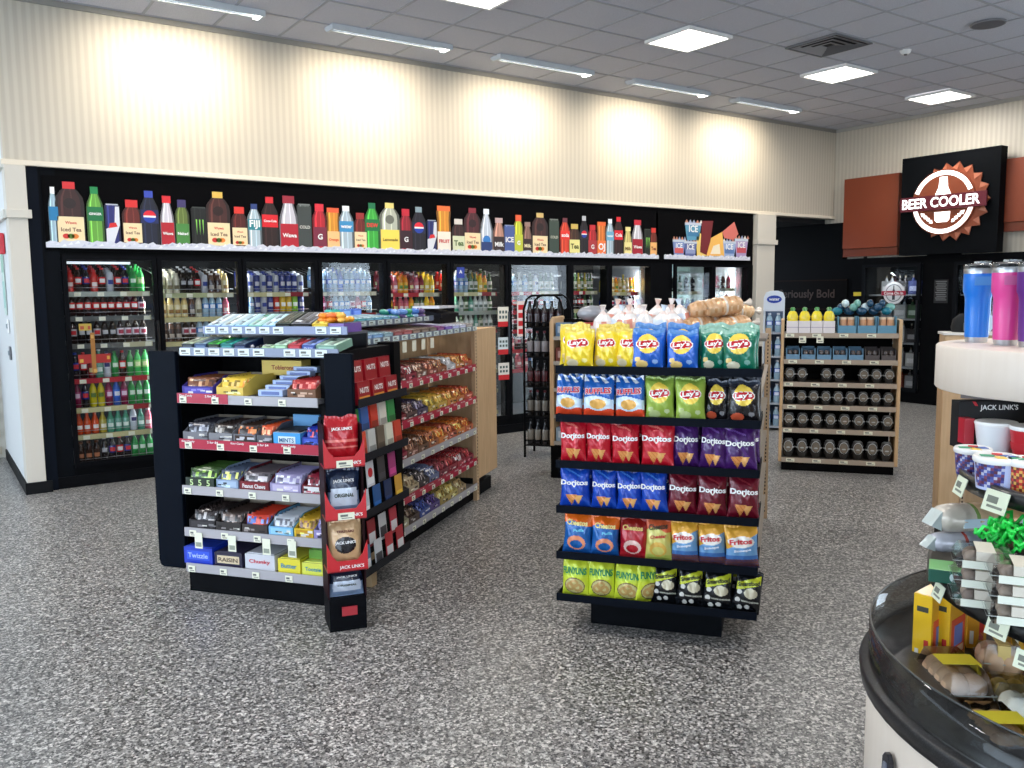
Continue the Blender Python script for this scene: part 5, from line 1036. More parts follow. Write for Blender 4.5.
for i, z in enumerate(JZ):
    a, b, c = jk[i]
    def art(u, v, a=a, b=b, c=c, i=i):
        if i == 0: return a if not (.45 < v < .5 or .32 < v < .36) else (226, 120, 110)
        if i == 2: return b if el(u, v, .5, .45, .32, .18) else a
        return b if (.2 < v < .58 and abs(u-.5) < .44-.2*abs(v-.4)) else (a if v > .5 else (120, 140, 170))
    ls = [("JACK LINK'S", 0, .72 if i != 2 else .5, .6, .08, (240, 240, 240), 0)]
    if i in (1, 3): ls.append(('ORIGINAL', 0, .42, .56, .08, (40, 50, 20), 0))
    if i == 2: ls.append(('TERIYAKI', 0, .74, .5, .05, (110, 50, 40), 0))
    o = make_bag('jerky_bag', .188, .235, .06, art, 40+i, ls); o.matrix_basis = JM @ T(0, .03, z+.012 if i < 3 else .172) @ RX(-.1) @ Matrix.Diagonal((.91, .9, 1 if i < 3 else .58, 1)); tag(o, jl[i], 'jerky bag', 'jerky bags on the tower')
tag(jt, 'narrow black and red jerky tower at the near corner of the candy gondola', 'display stand')
# ------------------------------------------------------------------ beige rack of clear jars
R3 = T(6.50, 4.96, 0) @ RZ(AN)
rk = empty('jar_rack', R3)
MB().box(0, .964, .02, .42, 0, .10, (10, 10, 12)).build('base', 'satin_black', rk)
MB().box(.01, .954, .38, .40, .10, 1.33, (14, 13, 13)).build('back_panel', 'satin_black', rk)
for x0, x1 in ((-.028, 0), (.964, .995)): MB().box(x0, x1, 0, .42, .08, 1.40, BEI).build('side_panel', 'beige_laminate', rk, bevel=.006)
RZS = [1.275, 1.035, .826, .617, .398, .12]
for i, z in enumerate(RZS):
    sh = MB().box(0, .964, .0, .38, z-.012, z, (90, 82, 74)).build('shelf', 'plastic', rk)
    MB().box(0, .964, -.008, 0, z-.04, z+.004, (176, 160, 142)).build('price_strip', 'print', sh)
    tags(sh, [(.05+.23*k+.03*(i % 2)) for k in range(4)], -.009, z-.018, .075, .03)
    if i == 0: tags(sh, [.16, .31], -.012, z-.055, .06, .06)
tag(rk, 'beige rack of clear round jars standing before the beer cooler', 'shelf unit')
def jar():
    o = empty('glass_jar')
    MB().lathe([(.030, 0, (60, 58, 56)), (.040, .01, (56, 54, 52)), (.052, .05, (60, 60, 60)), (.052, .085, (80, 80, 80)), (.040, .115, (120, 122, 122)), (.02, .124, (150, 152, 152))], 18).build('jar_body', 'liquid', o)
    MB().lathe([(.053, .062, (150, 152, 150)), (.056, .066, (190, 192, 190)), (.053, .072, (150, 152, 150))], 18).build('rim', 'plastic', o)  # lighter middle band: a highlight put into the rim colour
    MB().tube([(.036*math.cos(a*PI/10), -.046, .075+.036*math.sin(a*PI/10)) for a in range(20)], .0024, (196, 200, 200), 5, None, True).build('round_lid', 'gloss', o)
    MB().lathe([(.03, 0, (80, 70, 60)), (.032, .004, (120, 110, 96))], 12, T(0, -.048, .075) @ RX(PI/2)).build('lid_label', 'print', o)
    return o
pj = Proto(jar())
for r, n, sc in ((2, 9, .92), (3, 9, .92), (4, 8, 1.0), (5, 8, 1.04)):
    for k in range(n):
        if r == 2 and k in (2, 5): continue
        pj.put(R3 @ T(.06+(.964-.12)*k/(n-1), .068, RZS[r]+.002) @ Matrix.Diagonal((sc, sc, sc*(1.35 if r == 5 else 1.12), 1)), 'clear round jar, %s from left on the %s shelf of the jar rack' % (ORD[k], ['', '', 'third', 'fourth', 'fifth', 'lowest'][r]), 'jar', 'clear round jars on the beige rack')
for k in range(7):     # blue trays on the second shelf
    q = empty('blue_tray', R3 @ T(.02+.135*k, .01, RZS[1]+.002)); c = (110, 150, 180) if k < 5 else (90, 84, 84)
    MB().box(0, .12, 0, .006, 0, .045, c).box(0, .006, .006, .2, 0, .10, c).box(.114, .12, .006, .2, 0, .10, c).box(.006, .114, .19, .2, 0, .11, c).build('carton', 'card', q)
    for j in range(2): MB().lathe([(.022, 0, (50, 44, 44)), (.026, .05, (90, 80, 76)), (.02, .08, (150, 144, 140))], 10, T(.034+.052*j, .05, .003)).build('small_jar', 'liquid', q)
    tag(q, '%s jar tray, %s from left on the second shelf of the jar rack' % ('light blue' if k < 5 else 'grey', ORD[k]), 'tray', 'jar trays on the second shelf')
for k in range(4):     # yellow juice with green tops
    q = empty('juice_carton', R3 @ T(.02+.105*k, .01, RZS[0]+.002)); MB().box(0, .10, 0, .12, 0, .11, (232, 226, 226), None, {'top': (220, 214, 200)}).box(.0, .10, -.001, 0, .05, .056, (180, 170, 190)).build('white_tray', 'card', q)
    MB().lathe([(.046, .11, (236, 214, 50)), (.05, .15, (240, 220, 60)), (.034, .19, (236, 214, 60)), (.02, .20, (60, 130, 60)), (.024, .225, (70, 140, 70)), (.012, .235, (70, 140, 70))], 14, T(.05, .06, 0)).build('yellow_bottle', 'liquid', q)
    tag(q, 'yellow bottle with green top on a white tray, %s from left on the jar rack' % ORD[k], 'bottle', 'yellow bottles on top of the jar rack')
for k in range(3):
    q = empty('peach_tray', R3 @ T(.46+.165*k, .01, RZS[0]+.002)); c = (100, 150, 176)
    MB().box(0, .155, 0, .006, 0, .07, c).box(0, .006, .006, .2, 0, .15, c).box(.149, .155, .006, .2, 0, .15, c).build('carton', 'card', q)
    for j in range(2): MB().lathe([(.03, 0, (160, 90, 60)), (.033, .05, (214, 160, 120)), (.03, .12, (230, 206, 180)), (.032, .14, (226, 214, 200))], 12, T(.045+.066*j, .06, .003)).build('peach_jar', 'gloss', q)
    tag(q, 'light blue tray with peach-coloured jars, %s of three on the jar rack top' % ORD[k], 'tray', 'peach jar trays on the rack top')
for k in range(14):
    c = random.choice([(30, 120, 140), (40, 150, 160), (200, 220, 226), (26, 70, 100), (110, 170, 160)])
    o = MB().ball((0, 0, 0), .05, c, 9, 6, None, (1, .6, .75)).build('snack_bag', 'foil', None, R3 @ T(.46+.035*k, .24+.03*(k % 2), RZS[0]+.175+.035*(k % 3)+.02) @ RZ(k)); tag(o, 'crumpled %s bag on the jar rack top pile, %s from left' % ({30: 'deep teal', 40: 'turquoise', 200: 'white', 26: 'navy', 110: 'pale teal'}[c[0]], ORD[k]), 'bag', 'teal bags on the jar rack')
# shelf board that carries the teal bags
MB().box(.44, .95, .20, .38, RZS[0]+.12, RZS[0]+.135, (60, 60, 62)).build('riser', 'plastic', rk)
# ------------------------------------------------------------------ black wire rack of dark bottles
WM = T(4.98, 6.936, 0) @ RZ(AN)
wr = empty('wire_rack', WM); c = (16, 16, 18)
for y in (0, .34):
    MB().tube([(0, y, 0), (0, y, 1.5), (.03, y, 1.6), (.08, y, 1.64), (.32, y, 1.64), (.37, y, 1.6), (.40, y, 1.5), (.40, y, 0)], .012, c, 6).build('frame_hoop', 'satin_black', wr)
WZ = [.12, .42, .72, 1.02, 1.32]
for z in WZ:
    m = MB()
    for k in range(9): m.tube([(.0, .04*k+.01, z), (.40, .04*k+.01, z)], .004, c, 4)
    for y in (0, .34): m.tube([(0, y, z+.05), (.40, y, z+.05)], .005, c, 4)
    for x in (0, .40): m.tube([(x, 0, z+.05), (x, .34, z+.05)], .005, c, 4)
    m.build('wire_shelf', 'satin_black', wr)
MB().box(0, .40, .34, .35, .1, 1.5, (14, 14, 16)).build('back_panel', 'satin_black', wr)
tag(wr, 'black wire rack with arched top holding dark bottles by the coolers', 'wire rack')
for r, z in enumerate(WZ):
    for k in range(5):
        P = drink('wine_bottle', [(14, 8, 10), (12, 9, 8), (16, 7, 9), (12, 8, 9), (12, 8, 8)][r], [(120, 112, 100), (110, 104, 96), (70, 24, 28), (126, 120, 122), (40, 16, 20)][r], (90, 20, 30) if r % 2 else (24, 22, 24))
        P.put(WM @ T(.045+.077*k, .06, z+.005) @ Matrix.Diagonal((.92, .92, .88, 1)), 'dark bottle, %s from left on the %s tier of the wire rack' % (ORD[k], ['lowest', 'second lowest', 'middle', 'fourth', 'top'][r]), 'bottle', 'dark bottles in the wire rack')
# ------------------------------------------------------------------ slim water display beyond the post
DM = T(8.20, 6.56, 0) @ RZ(AN)
ds = empty('water_display', DM)
MB().box(0, .02, 0, .3, 0, 1.45, (206, 214, 222)).box(.22, .24, 0, .3, 0, 1.45, (206, 214, 222)).box(.02, .22, .28, .3, 0, 1.45, (90, 110, 140)).build('frame', 'plastic', ds)
MB().prism([(0, 1.42), (.24, 1.42), (.24, 1.58), (.215, 1.64), (.16, 1.66), (.08, 1.66), (.025, 1.64), (0, 1.58)], -.01, .005, (214, 222, 232)).prism([(.12+.085*math.cos(k*PI/8), 1.56+.045*math.sin(k*PI/8)) for k in range(16)], -.012, -.01, (30, 60, 160)).text('water', .12, WHT, T(.12, -.0135, 1.56)).build('header_card', 'print', ds)
for z in (.05, .33, .61, .89, 1.17): MB().box(.02, .22, 0, .28, z-.02, z, (170, 180, 190)).build('shelf', 'plastic', ds)
tag(ds, 'slim white and blue water display with round-topped header by the post', 'display stand')
for r, z in enumerate((.05, .33, .61, .89, 1.17)):
    for k in range(2): drink('water_bottle', (150, 180, 200), (50, 90, 180), (235, 238, 245), (220, 230, 250)).put(DM @ T(.07+.10*k, .06, z) @ Matrix.Diagonal((1.15, 1.15, 1.05, 1)), '%s water bottle on the %s shelf of the slim water display' % (['left', 'right'][k], ['lowest', 'second lowest', 'middle', 'fourth', 'top'][r]), 'drink', 'water bottles in the slim display')
# ------------------------------------------------------------------ beer cooler wall
def ray_x(px, py, X):
    d = CF+CR*((px-512)/FPX)-CU*((py-384)/FPX); t = X/d.x; return d.y*t, CAMZ+d.z*t
def RW_(X, y, z): return T(X, y, z) @ RZ(-PI/2)
bc = empty('beer_cooler', T(0, 0, 0)); XB = 11.83; m = MB()
for y0, y1 in ((2.0, 4.75), (6.22, 6.68), (7.62, 12.2)): m.box(XB, 11.955, y0, y1, 0, 2.13, (7, 8, 11))
m.box(XB, 11.955, 4.75, 6.22, 2.02, 2.13, (7, 8, 11)); m.box(XB, 11.955, 6.68, 7.62, 2.02, 2.13, (7, 8, 11)); m.box(XB, 11.955, 4.75, 6.22, 0, .16, (7, 8, 11)); m.box(XB, 11.955, 6.68, 7.62, 0, .16, (7, 8, 11)); m.box(XB, 11.955, 7.98, 12.2, 2.13, 2.69, (5, 6, 8))
m.box(12.8, 12.85, 4.6, 8, 0, 2.2, (22, 25, 27)); m.box(11.956, 12.85, 7.64, 7.7, 0, 2.2, (30, 32, 34)); m.box(11.956, 12.85, 4.6, 4.66, 0, 2.2, (30, 32, 34)); m.box(11.956, 12.14, 6.2, 6.7, 0, 2.2, (12, 13, 15)); m.box(12.1, 12.85, 4.6, 8, .1, .14, (60, 62, 64)); m.box(12.1, 12.85, 4.6, 8, 2.14, 2.2, (90, 94, 96))
m.build('cabinet', 'satin_black', bc)
def bdoor(y0, y1):
    m = MB(); x0, x1 = XB-.045, XB; c = (18, 20, 24); s = .05
    m.box(x0, x1, y0, y0+s, .16, 2.03, c); m.box(x0, x1, y1-s, y1, .16, 2.03, c); m.box(x0, x1, y0+s, y1-s, 1.985, 2.03, c); m.box(x0, x1, y0+s, y1-s, .16, .22, c)
    d = m.build('door', 'satin_black', bc); MB().box(x0+.02, x0+.026, y0+s, y1-s, .22, 1.985, WHT).build('glass_pane', 'door_glass', d)
    MB().box(x0-.03, x0-.012, y0+.015, y0+.035, .9, 1.5, (70, 72, 76)).build('handle', 'steel', d)
bdoor(6.69, 7.61); bdoor(5.48, 6.21); bdoor(4.76, 5.47)
tag(bc, 'black beer cooler wall with glass doors on the right', 'cooler')
for z in (.50, .86, 1.22, 1.58): MB().box(11.98, 12.6, 4.76, 7.6, z-.02, z, (130, 134, 136)).build('shelf', 'matte', bc)
area('beer_cooler_lamp', (11.98, 7.15, 1.98), .6, .04, 5, (.85, .95, 1), (12.5, 7.15, .8)); area('beer_cooler_lamp', (11.98, 5.5, 1.98), 1.2, .04, 6, (.85, .95, 1), (12.5, 5.5, .8))
bxs = [((120, 120, 124), 'grey'), ((60, 90, 60), 'green'), ((150, 150, 150), 'silver'), ((40, 50, 100), 'blue'), ((180, 180, 176), 'white'), ((130, 60, 40), 'rust'), ((50, 46, 46), 'dark')]
n_ = 0
for r, z in enumerate((.16, .50, .86, 1.22, 1.58)):
    for k in range(13):
        y = 4.84+.215*k
        if 6.1 < y < 6.75: continue
        c, wd = bxs[(k*3+r*2) % 7]
        q = empty('beer_carton', T(12.16, y, z)); MB().box(0, .26, -.09, .09, 0, .20, c, None, {'top': mixc(c, (255, 255, 255), .2)}).box(-.001, 0, -.07, .07, .05, .12, mixc(c, (255, 255, 255), .5)).build('carton', 'card', q)
        for a in (-.045, .045): MB().lathe([(.03, .20, c), (.012, .25, (120, 110, 90)), (.012, .28, (200, 196, 180))], 8, T(.06, a, 0)).build('bottle_neck', 'liquid', q)
        side = 'left' if y > 6.5 else 'right'
        q.location.z += .002; tag(q, '%s beer carton, %s shelf, %s beer cooler door, %s from right' % (wd, ['lowest', 'second lowest', 'middle', 'fourth', 'top'][r], side, ORD[k if side == 'right' else k-9]), 'beer carton', 'beer cartons in the beer cooler')
yc, zc = ray_x(893, 293, XB-.05)
dc = empty('door_decal', RW_(XB-.0255-.004, yc, zc))
MB().prism([(.165*math.cos(k*PI/16), .165*math.sin(k*PI/16)) for k in range(32)], -.002, 0, (206, 206, 208)).prism([(.13*math.cos(k*PI/16), .13*math.sin(k*PI/16)) for k in range(32)], -.003, -.002, (120, 124, 130)).prism([(.115*math.cos(k*PI/16), .115*math.sin(k*PI/16)) for k in range(32)], -.004, -.003, (206, 208, 210)).prism([(-.022, -.10), (.022, -.10), (.022, .03), (.008, .06), (.008, .11), (-.008, .11), (-.008, .06), (-.022, .03)], -.005, -.004, (50, 52, 60)).build('disc', 'print', dc)
MB().box(-.19, .19, -.008, -.005, -.035, .03, (150, 20, 50)).build('banner_band', 'print', dc); MB().text('Come On In', .3, WHT, T(0, -.009, -.003)).build('lettering', 'print', dc)
tag(dc, 'round white decal with red band on the left beer cooler door', 'decal')
yc, zc = ray_x(941, 291, XB); m = MB()
for k in range(11): m.box(-.08+(.01*(k % 3)), .08-(.012*(k % 2)), -.002, 0, .13-.026*k, .13-.026*k+.010, (120, 122, 124))
m.box(-.1, .1, -.001, 0, -.17, .16, (20, 22, 26)); tag(m.build('rules_sign', 'print', None, RW_(XB-.001, yc, zc)), 'small sign with grey lines of print between the beer cooler doors', 'sign')
# coffee lettering in the dark recess
y1, z1 = ray_x(777, 293, XB); y2, z2 = ray_x(842, 290, XB)
cs = empty('coffee_sign', RW_(XB-.03, (y1+y2)/2, 1.58)); MB().box(-.72, .72, 0, .028, -.24, .24, (8, 7, 7)).box(-.72, .72, -.004, 0, .22, .24, (30, 20, 15)).box(-.72, .72, -.004, 0, -.24, -.22, (30, 20, 15)).build('board', 'satin_black', cs); MB().text('Seriously Bold', 1.05, (48, 29, 19), T(-.02, -.004, 0), slant=0).build('lettering', 'print', cs)
tag(cs, 'dark brown sign reading Seriously Bold in the dim recess', 'sign')
q = MB().box(-.09, .09, -.003, 0, -.03, .03, (214, 190, 50)).build('yellow_tag', 'print', None, RW_(XB-.003, *ray_x(859, 294, XB))); tag(q, 'small yellow tag on the black wall left of the beer cooler door', 'tag')
# orange panels and the emblem sign
OR = (132, 58, 30)
for n_, (a, b, z0, z1, lb) in enumerate(((7.08, 7.972, 2.16, 3.34, 'orange wall panel left of the beer cooler sign'), (4.2, 5.60, 2.40, 3.34, 'orange wall panel right of the beer cooler sign'))):
    q = empty('orange_panel', T(0, 0, 0)); MB().box(XB-.02, 11.955, a, b, z0+.12, z1, OR).build('panel', 'plastic', q, bevel=.004); MB().box(XB-.0, 11.955, a, b, z0, z0+.115, (112, 50, 28)).build('lower_ledge', 'plastic', q); tag(q, lb, 'wall panel')
XS = 11.66
y0, zt = ray_x(902.5, 159, XS); y1, zt2 = ray_x(1002, 145, XS); _, zb = ray_x(896, 256, XS)
sg = empty('beer_cooler_sign', RW_(XS, (y0+y1)/2, (zt+zb)/2)); hw = (y0-y1)/2; hh = (zt-zb)/2
MB().box(-hw, hw, 0, .165, -hh, hh, (12, 14, 17)).build('sign_slab', 'deep_black', sg, bevel=.004)
ye, ze = ray_x(942, 202, XS-.08); ex = (y0+y1)/2-ye; ez = ze-(zt+zb)/2
o = []; NT = 18
for k in range(NT*2): r = .535 if k % 2 == 0 else .455; a = 2*PI*k/(NT*2); o.append((ex+.10+r*.97*math.cos(a), ez+r*math.sin(a)))
m = MB().prism(o, -.03, -.012, (140, 70, 44), None, (90, 46, 30)); 
for k in range(NT):
    a = 2*PI*(2*k)/(NT*2); b = 2*PI*(2*k+1)/(NT*2); m.add([(ex+.10+.52*math.cos(a), -.0305, ez+.52*math.sin(a)), (ex+.10+.44*math.cos(b), -.0305, ez+.455*math.sin(b)), (ex+.10+.40*math.cos(a), -.045, ez+.42*math.sin(a))], [(0, 1, 2)], (176, 104, 76))
m.build('bottle_cap_burst', 'plastic', sg)
MB().lathe([(.44, 0, (130, 62, 36)), (.44, .03, (130, 62, 36))], 40, T(ex, -.03, ez) @ RX(PI/2)).build('emblem_disc', 'plastic', sg)
m = MB()
def arc(a0, a1, r0, r1, n=26):
    vs = []; 
    for k in range(n+1):
        a = a0+(a1-a0)*k/n; vs += [(ex+r0*math.cos(a), -.066, ez+r0*math.sin(a)), (ex+r1*math.cos(a), -.066, ez+r1*math.sin(a))]
    m.add(vs, [(2*k, 2*k+1, 2*k+3, 2*k+2) for k in range(n)], WHT)
arc(.36, PI-.36, .365, .425); arc(PI+.22, 2*PI-.22, .365, .425); m.build('lit_ring', 'lit_sign', sg)
MB().prism([(ex-.11, ez+.10), (ex+.11, ez+.10), (ex+.065, ez+.20), (ex+.05, ez+.34), (ex-.05, ez+.34), (ex-.065, ez+.20)], -.068, -.062, WHT).prism([(ex-.11, ez-.13), (ex+.11, ez-.13), (ex+.10, ez-.24), (ex+.07, ez-.27), (ex-.07, ez-.27), (ex-.10, ez-.24)], -.068, -.062, WHT).build('lit_bottle', 'lit_sign', sg)
m = MB()
for s in (-1, 1):
    for k in range(4): m.prism([(ex+s*(.13+.04*k), ez-.28+.032*k), (ex+s*(.17+.04*k), ez-.275+.032*k), (ex+s*(.185+.04*k), ez-.225+.032*k), (ex+s*(.14+.036*k), ez-.235+.032*k)][::s], -.068, -.062, WHT)
m.build('lit_leaves', 'lit_sign', sg)
MB().box(ex-.60, ex+.60, -.10, -.07, ez-.10, ez+.10, (96, 24, 40)).build('banner_band', 'plastic', sg, bevel=.004)
MB().text('BEER COOLER', 1.08, WHT, T(ex-.02, -.104, ez+.005), height=.14, bold=.022).build('lettering', 'lit_sign', sg)
tag(sg, 'black square sign with lit bottle emblem reading BEER COOLER', 'sign')
# ------------------------------------------------------------------ beige gondola behind the bakery island
G4 = T(5.30, 2.83, 0) @ RZ(AN)
g4 = empty('beige_gondola', G4)
MB().box(0, .125, 0, .2, .15, 1.38, BEI).build('end_panel', 'beige_laminate', g4, bevel=.006)
mb = MB(); pegpost(mb, .127, .155, -.004, .04, .15, 1.38, (200, 172, 140)); mb.build('upright', 'matte', g4)
MB().box(.156, 1.25, .05, .08, .15, 1.38, (190, 166, 138)).build('back_panel', 'beige_laminate', g4); MB().box(.02, 1.22, .02, .2, 0, .15, DK).build('base', 'satin_black', g4)
MB().box(-.01, 1.25, -.01, .20, 1.38, 1.395, (226, 220, 212)).build('top_board', 'plastic', g4)
for z in (.2, .5, .8): MB().box(.19, 1.25, -.30, .05, z, z+.02, (40, 38, 38)).build('shelf', 'satin_black', g4)
tag(g4, 'beige shelf unit with a perforated upright behind the bakery island', 'shelf unit')
o = empty('black_cap', G4 @ T(.13, .12, 1.396)); MB().lathe([(.075, 0, (18, 20, 22)), (.08, .03, (18, 20, 22)), (.07, .08, (20, 22, 24)), (.03, .115, (20, 22, 24))], 18).build('crown', 'matte', o); MB().box(-.02, .02, -.083, -.078, .01, .06, (110, 114, 118)).build('strap', 'plastic', o)
tag(o, 'rounded black cap on the beige gondola beside the blue tumbler', 'cap')
o = MB().box(-.04, .04, 0, .004, 0, .11, (190, 206, 226)).build('paper_tag', 'print', None, G4 @ T(.235, .12, 1.40) @ RY(.5)); tag(o, 'pale blue tilted paper behind the blue tumbler', 'paper')
# ------------------------------------------------------------------ round bakery island
CX, CY = 2.56, .68
isl = empty('bakery_island', T(CX, CY, 0)); NS = 72
MB().lathe([(.735, 0, (30, 30, 32)), (.735, .07, (214, 204, 190)), (.768, .071, (214, 204, 190)), (.768, .60, (214, 204, 190))], NS).build('base_drum', 'pale_laminate', isl)
MB().lathe([(.768, .595, (18, 18, 20)), (.786, .60, (18, 18, 20)), (.791, .64, (22, 22, 24)), (.785, .648, (30, 30, 32)), (.60, .648, (30, 30, 32)), (.585, .63, (22, 22, 24)), (.585, .60, (18, 18, 20))], NS).build('black_rim', 'rim_granite', isl)
MB().lathe([(.59, .585, (20, 17, 18)), (.59, .605, (22, 18, 18))], NS).build('deck', 'gloss', isl)
vs = []; fs = []
for k in range(NS+1):
    a = math.radians(60)+2*PI*(k/NS)
    for r in (.768, .762): vs += [(r*math.cos(a), r*math.sin(a), .648), (r*math.cos(a), r*math.sin(a), .76)]
for k in range(NS): b = 4*k; fs += [(b, b+4, b+5, b+1), (b+2, b+3, b+7, b+6), (b+1, b+5, b+7, b+3)]
MB().add(vs, fs, WHT, None, True).build('glass_guard', 'guard_glass', isl)
MB().tube([(.765*math.cos(2*PI*k/64), .765*math.sin(2*PI*k/64), .761) for k in range(64)], .003, (60, 64, 64), 5, None, True).build('guard_edge', 'gloss', isl)
# second tier
MB().lathe([(.585, .885, (10, 10, 11)), (.625, .895, (12, 12, 13)), (.625, .935, (14, 14, 15)), (.612, .935, (14, 14, 15)), (.60, .92, (14, 13, 13)), (.02, .92, (14, 13, 13))], NS).build('second_tier', 'gloss', isl)
MB().lathe([(.648, .935, WHT), (.648, .965, WHT)], NS).build('tier_guard', 'guard_glass', isl) if False else None
MB().lathe([(.44, .92, DK), (.44, 1.0, (30, 28, 28)), (.42, 1.005, (30, 28, 28))], 48, T(.07, .10, 0)).build('riser', 'gloss', isl)
MB().lathe([(.46, 1.13, (14, 14, 15)), (.50, 1.14, (20, 20, 22)), (.505, 1.185, (24, 24, 26)), (.49, 1.185, (22, 20, 20)), (.48, 1.165, (24, 22, 22)), (.02, 1.165, (24, 22, 22))], NS, T(.06, .10, 0)).build('third_tier', 'gloss', isl)
MB().lathe([(.455, 1.345, (236, 220, 200)), (.46, 1.35, (236, 220, 200)), (.46, 1.485, (236, 220, 200)), (.455, 1.49, (236, 220, 200))], NS, T(.505, .465, 0)).build('top_shelf', 'pale_laminate', isl)
MB().box(.22, .72, .16, .50, .60, 1.345, BEI).build('core_column', 'beige_laminate', isl)
def isl_tag(r, a, z, cx=0, cy=0, w=.06, h=.042, tilt=.3, c=(226, 232, 206)):
    M_ = T(cx+r*math.cos(a), cy+r*math.sin(a), z) @ RZ(a+PI/2) @ RX(-tilt)
    MB().box(-w/2, w/2, -.002, 0, -h/2, h/2, c, M_).box(-w*.36, w*.1, -.0025, -.002, -h*.1, h*.22, (120, 124, 112), M_).box(-w*.3, w*.36, -.0025, -.002, -h*.32, -h*.2, (130, 134, 120), M_).build('price_tag', 'print', isl)
def ang(px, py, z, cx=CX, cy=CY):
    d = CF+CR*((px-512)/FPX)-CU*((py-384)/FPX); t = (z-CAMZ)/d.z; return math.atan2(d.y*t-cy, d.x*t-cx)
def P3(px, py, z):
    d = CF+CR*((px-512)/FPX)-CU*((py-384)/FPX); t = (z-CAMZ)/d.z; return Vector((d.x*t, d.y*t, z))
isl_tag(.632, ang(939, 594, .90), .905); isl_tag(.632, ang(1017, 628, .90), .905); isl_tag(.632, ang(1021, 655, .88), .86)
isl_tag(.515, ang(967, 490, 1.14, CX+.06, CY+.10), 1.15, .06, .10, .07, .05); isl_tag(.515, ang(1010, 505, 1.14, CX+.06, CY+.10), 1.15, .06, .10, .08, .055)
# black latch on the drum
a = ang(920, 762, .50); 
M_ = T(.777*math.cos(a), .777*math.sin(a), .49) @ RZ(a+PI/2)
MB().prism([(-.022, -.03), (.022, -.03), (.018, .02), (.006, .035), (-.006, .035), (-.018, .02)], -.012, 0, (24, 26, 34), M_).prism([(-.012, -.02), (.012, -.02), (.006, .012), (-.006, .012)], -.016, -.012, (120, 124, 136), M_).build('latch', 'gloss', isl)
tag(isl, 'round tiered bakery island with white drum and black rim at lower right', 'display island')
jb = empty('jerky_display', T(CX+.12, CY+.30, 1.168) @ RZ(math.radians(-40))); 
# tumblers
def tumbler(x, y, z, c, lab):
    q = empty('tumbler', T(x, y, z)); k = 1.0
    MB().lathe([(.034, 0, (196, 200, 204)), (.036, .018, (206, 210, 214))], 28).build('steel_base', 'steel', q)
    MB().lathe([(.037, .018, c), (.040, .10, c), (.0405, .15, c), (.044, .165, c), (.048, .175, c), (.0485, .235, c)], 32).build('coloured_body', 'gloss', q)
    MB().lathe([(.0475, .235, (196, 200, 204)), (.0485, .25, (206, 210, 214)), (.047, .253, (206, 210, 214))], 28).build('steel_rim', 'steel', q)
    MB().lathe([(.049, .251, (90, 110, 130)), (.050, .262, (120, 140, 160)), (.044, .268, (110, 130, 150)), (.02, .270, (90, 110, 130))], 24).box(-.018, .018, -.03, .01, .268, .277, (120, 140, 160)).build('clear_lid', 'clear_plastic', q)
    MB().box(-.028, .028, -.0495, -.047, .195, .225, tuple(int(v*.7+60) for v in c), RZ(-.8)).build('logo_badge', 'print', q)
    tag(q, lab, 'tumbler', 'steel tumblers on the top shelf')
for px, py, c, lab in ((976, 342, (20, 120, 220), 'bright blue steel tumbler on the pale top shelf'), (1005, 345, (226, 70, 150), 'hot pink steel tumbler beside the blue one'), (1031, 347, (96, 40, 130), 'purple steel tumbler cut by the right edge of the picture')):
    p = P3(px, py, 1.49); tumbler(p.x, p.y, 1.49, c, lab)
# snack tubs on the third tier
def tub(p, r, h, c, lab, pr=None, lid=(240, 238, 234)):
    q = empty('snack_tub', T(*p)); pr = pr or [(90, 40, 60), (70, 76, 150), (190, 190, 210), (86, 100, 170), (120, 60, 90), (50, 50, 110)]
    MB().lathe([(r*(.84+.12*k/9), h*.8*k/9, c) for k in range(10)], 40, None, True, 0, lambda a, z: pr[(int(a*9)*7+int(z*150)*5) % len(pr)] if z > h*.08 and math.sin(a*2.5) > -.35 else c).build('tub_body', 'gloss', q)
    MB().lathe([(r, h*.8, lid), (r*1.04, h*.84, lid), (r*1.04, h*.93, lid), (r*.97, h, lid), (r*.9, h*.97, lid)], 28).build('lid', 'gloss', q)
    if pr:
        m = MB()
        for k, cc in enumerate(((206, 60, 60), (70, 160, 120), (236, 200, 90), (80, 110, 180))): m.box(-.02, .012, -.012, .012, h*.975, h*.99, cc, RZ(k*1.7+.5) @ T(r*.5, 0, 0))
        m.build('lid_print', 'print', q)
    tag(q, lab, 'tub', 'snack tubs on the third tier')
zT = 1.168
tub(P3(972, 474, zT), .047, .075, (60, 60, 130), 'leftmost snack tub with blue print on the third tier'); tub(P3(996, 488, zT), .055, .085, (190, 200, 236), 'large pale blue snack tub at the front of the third tier'); tub(P3(1027, 492, zT), .05, .085, (110, 50, 40), 'brown-print snack tub cut by the right picture edge', [(120, 50, 40), (206, 60, 50), (226, 180, 90)])
def cup(p, r, h, lab, band=None):
    q = empty('white_bucket', T(*p)); MB().lathe([(r*.8, 0, (236, 238, 240)), (r, h, (244, 244, 244))], 26, None, True, 0, (lambda a, z: band if band else None)).build('bucket_body', 'gloss', q); MB().lathe([(r, h, (244, 244, 242)), (r*1.04, h+.006, (244, 244, 242)), (r*.98, h+.012, (236, 236, 232))], 26).build('lid', 'gloss', q)
    if band: MB().lathe([(r*.9, h*.3, band), (r*.95, h*.55, band)], 26, T(0, 0, 0)).build('red_band', 'print', q)
    tag(q, lab, 'bucket', 'white buckets on the third tier')
cup(P3(995, 452, zT), .06, .085, 'plain white bucket behind the tubs on the third tier'); cup(P3(1031, 458, zT), .06, .085, 'white bucket with red band near the right picture edge', (200, 40, 50))
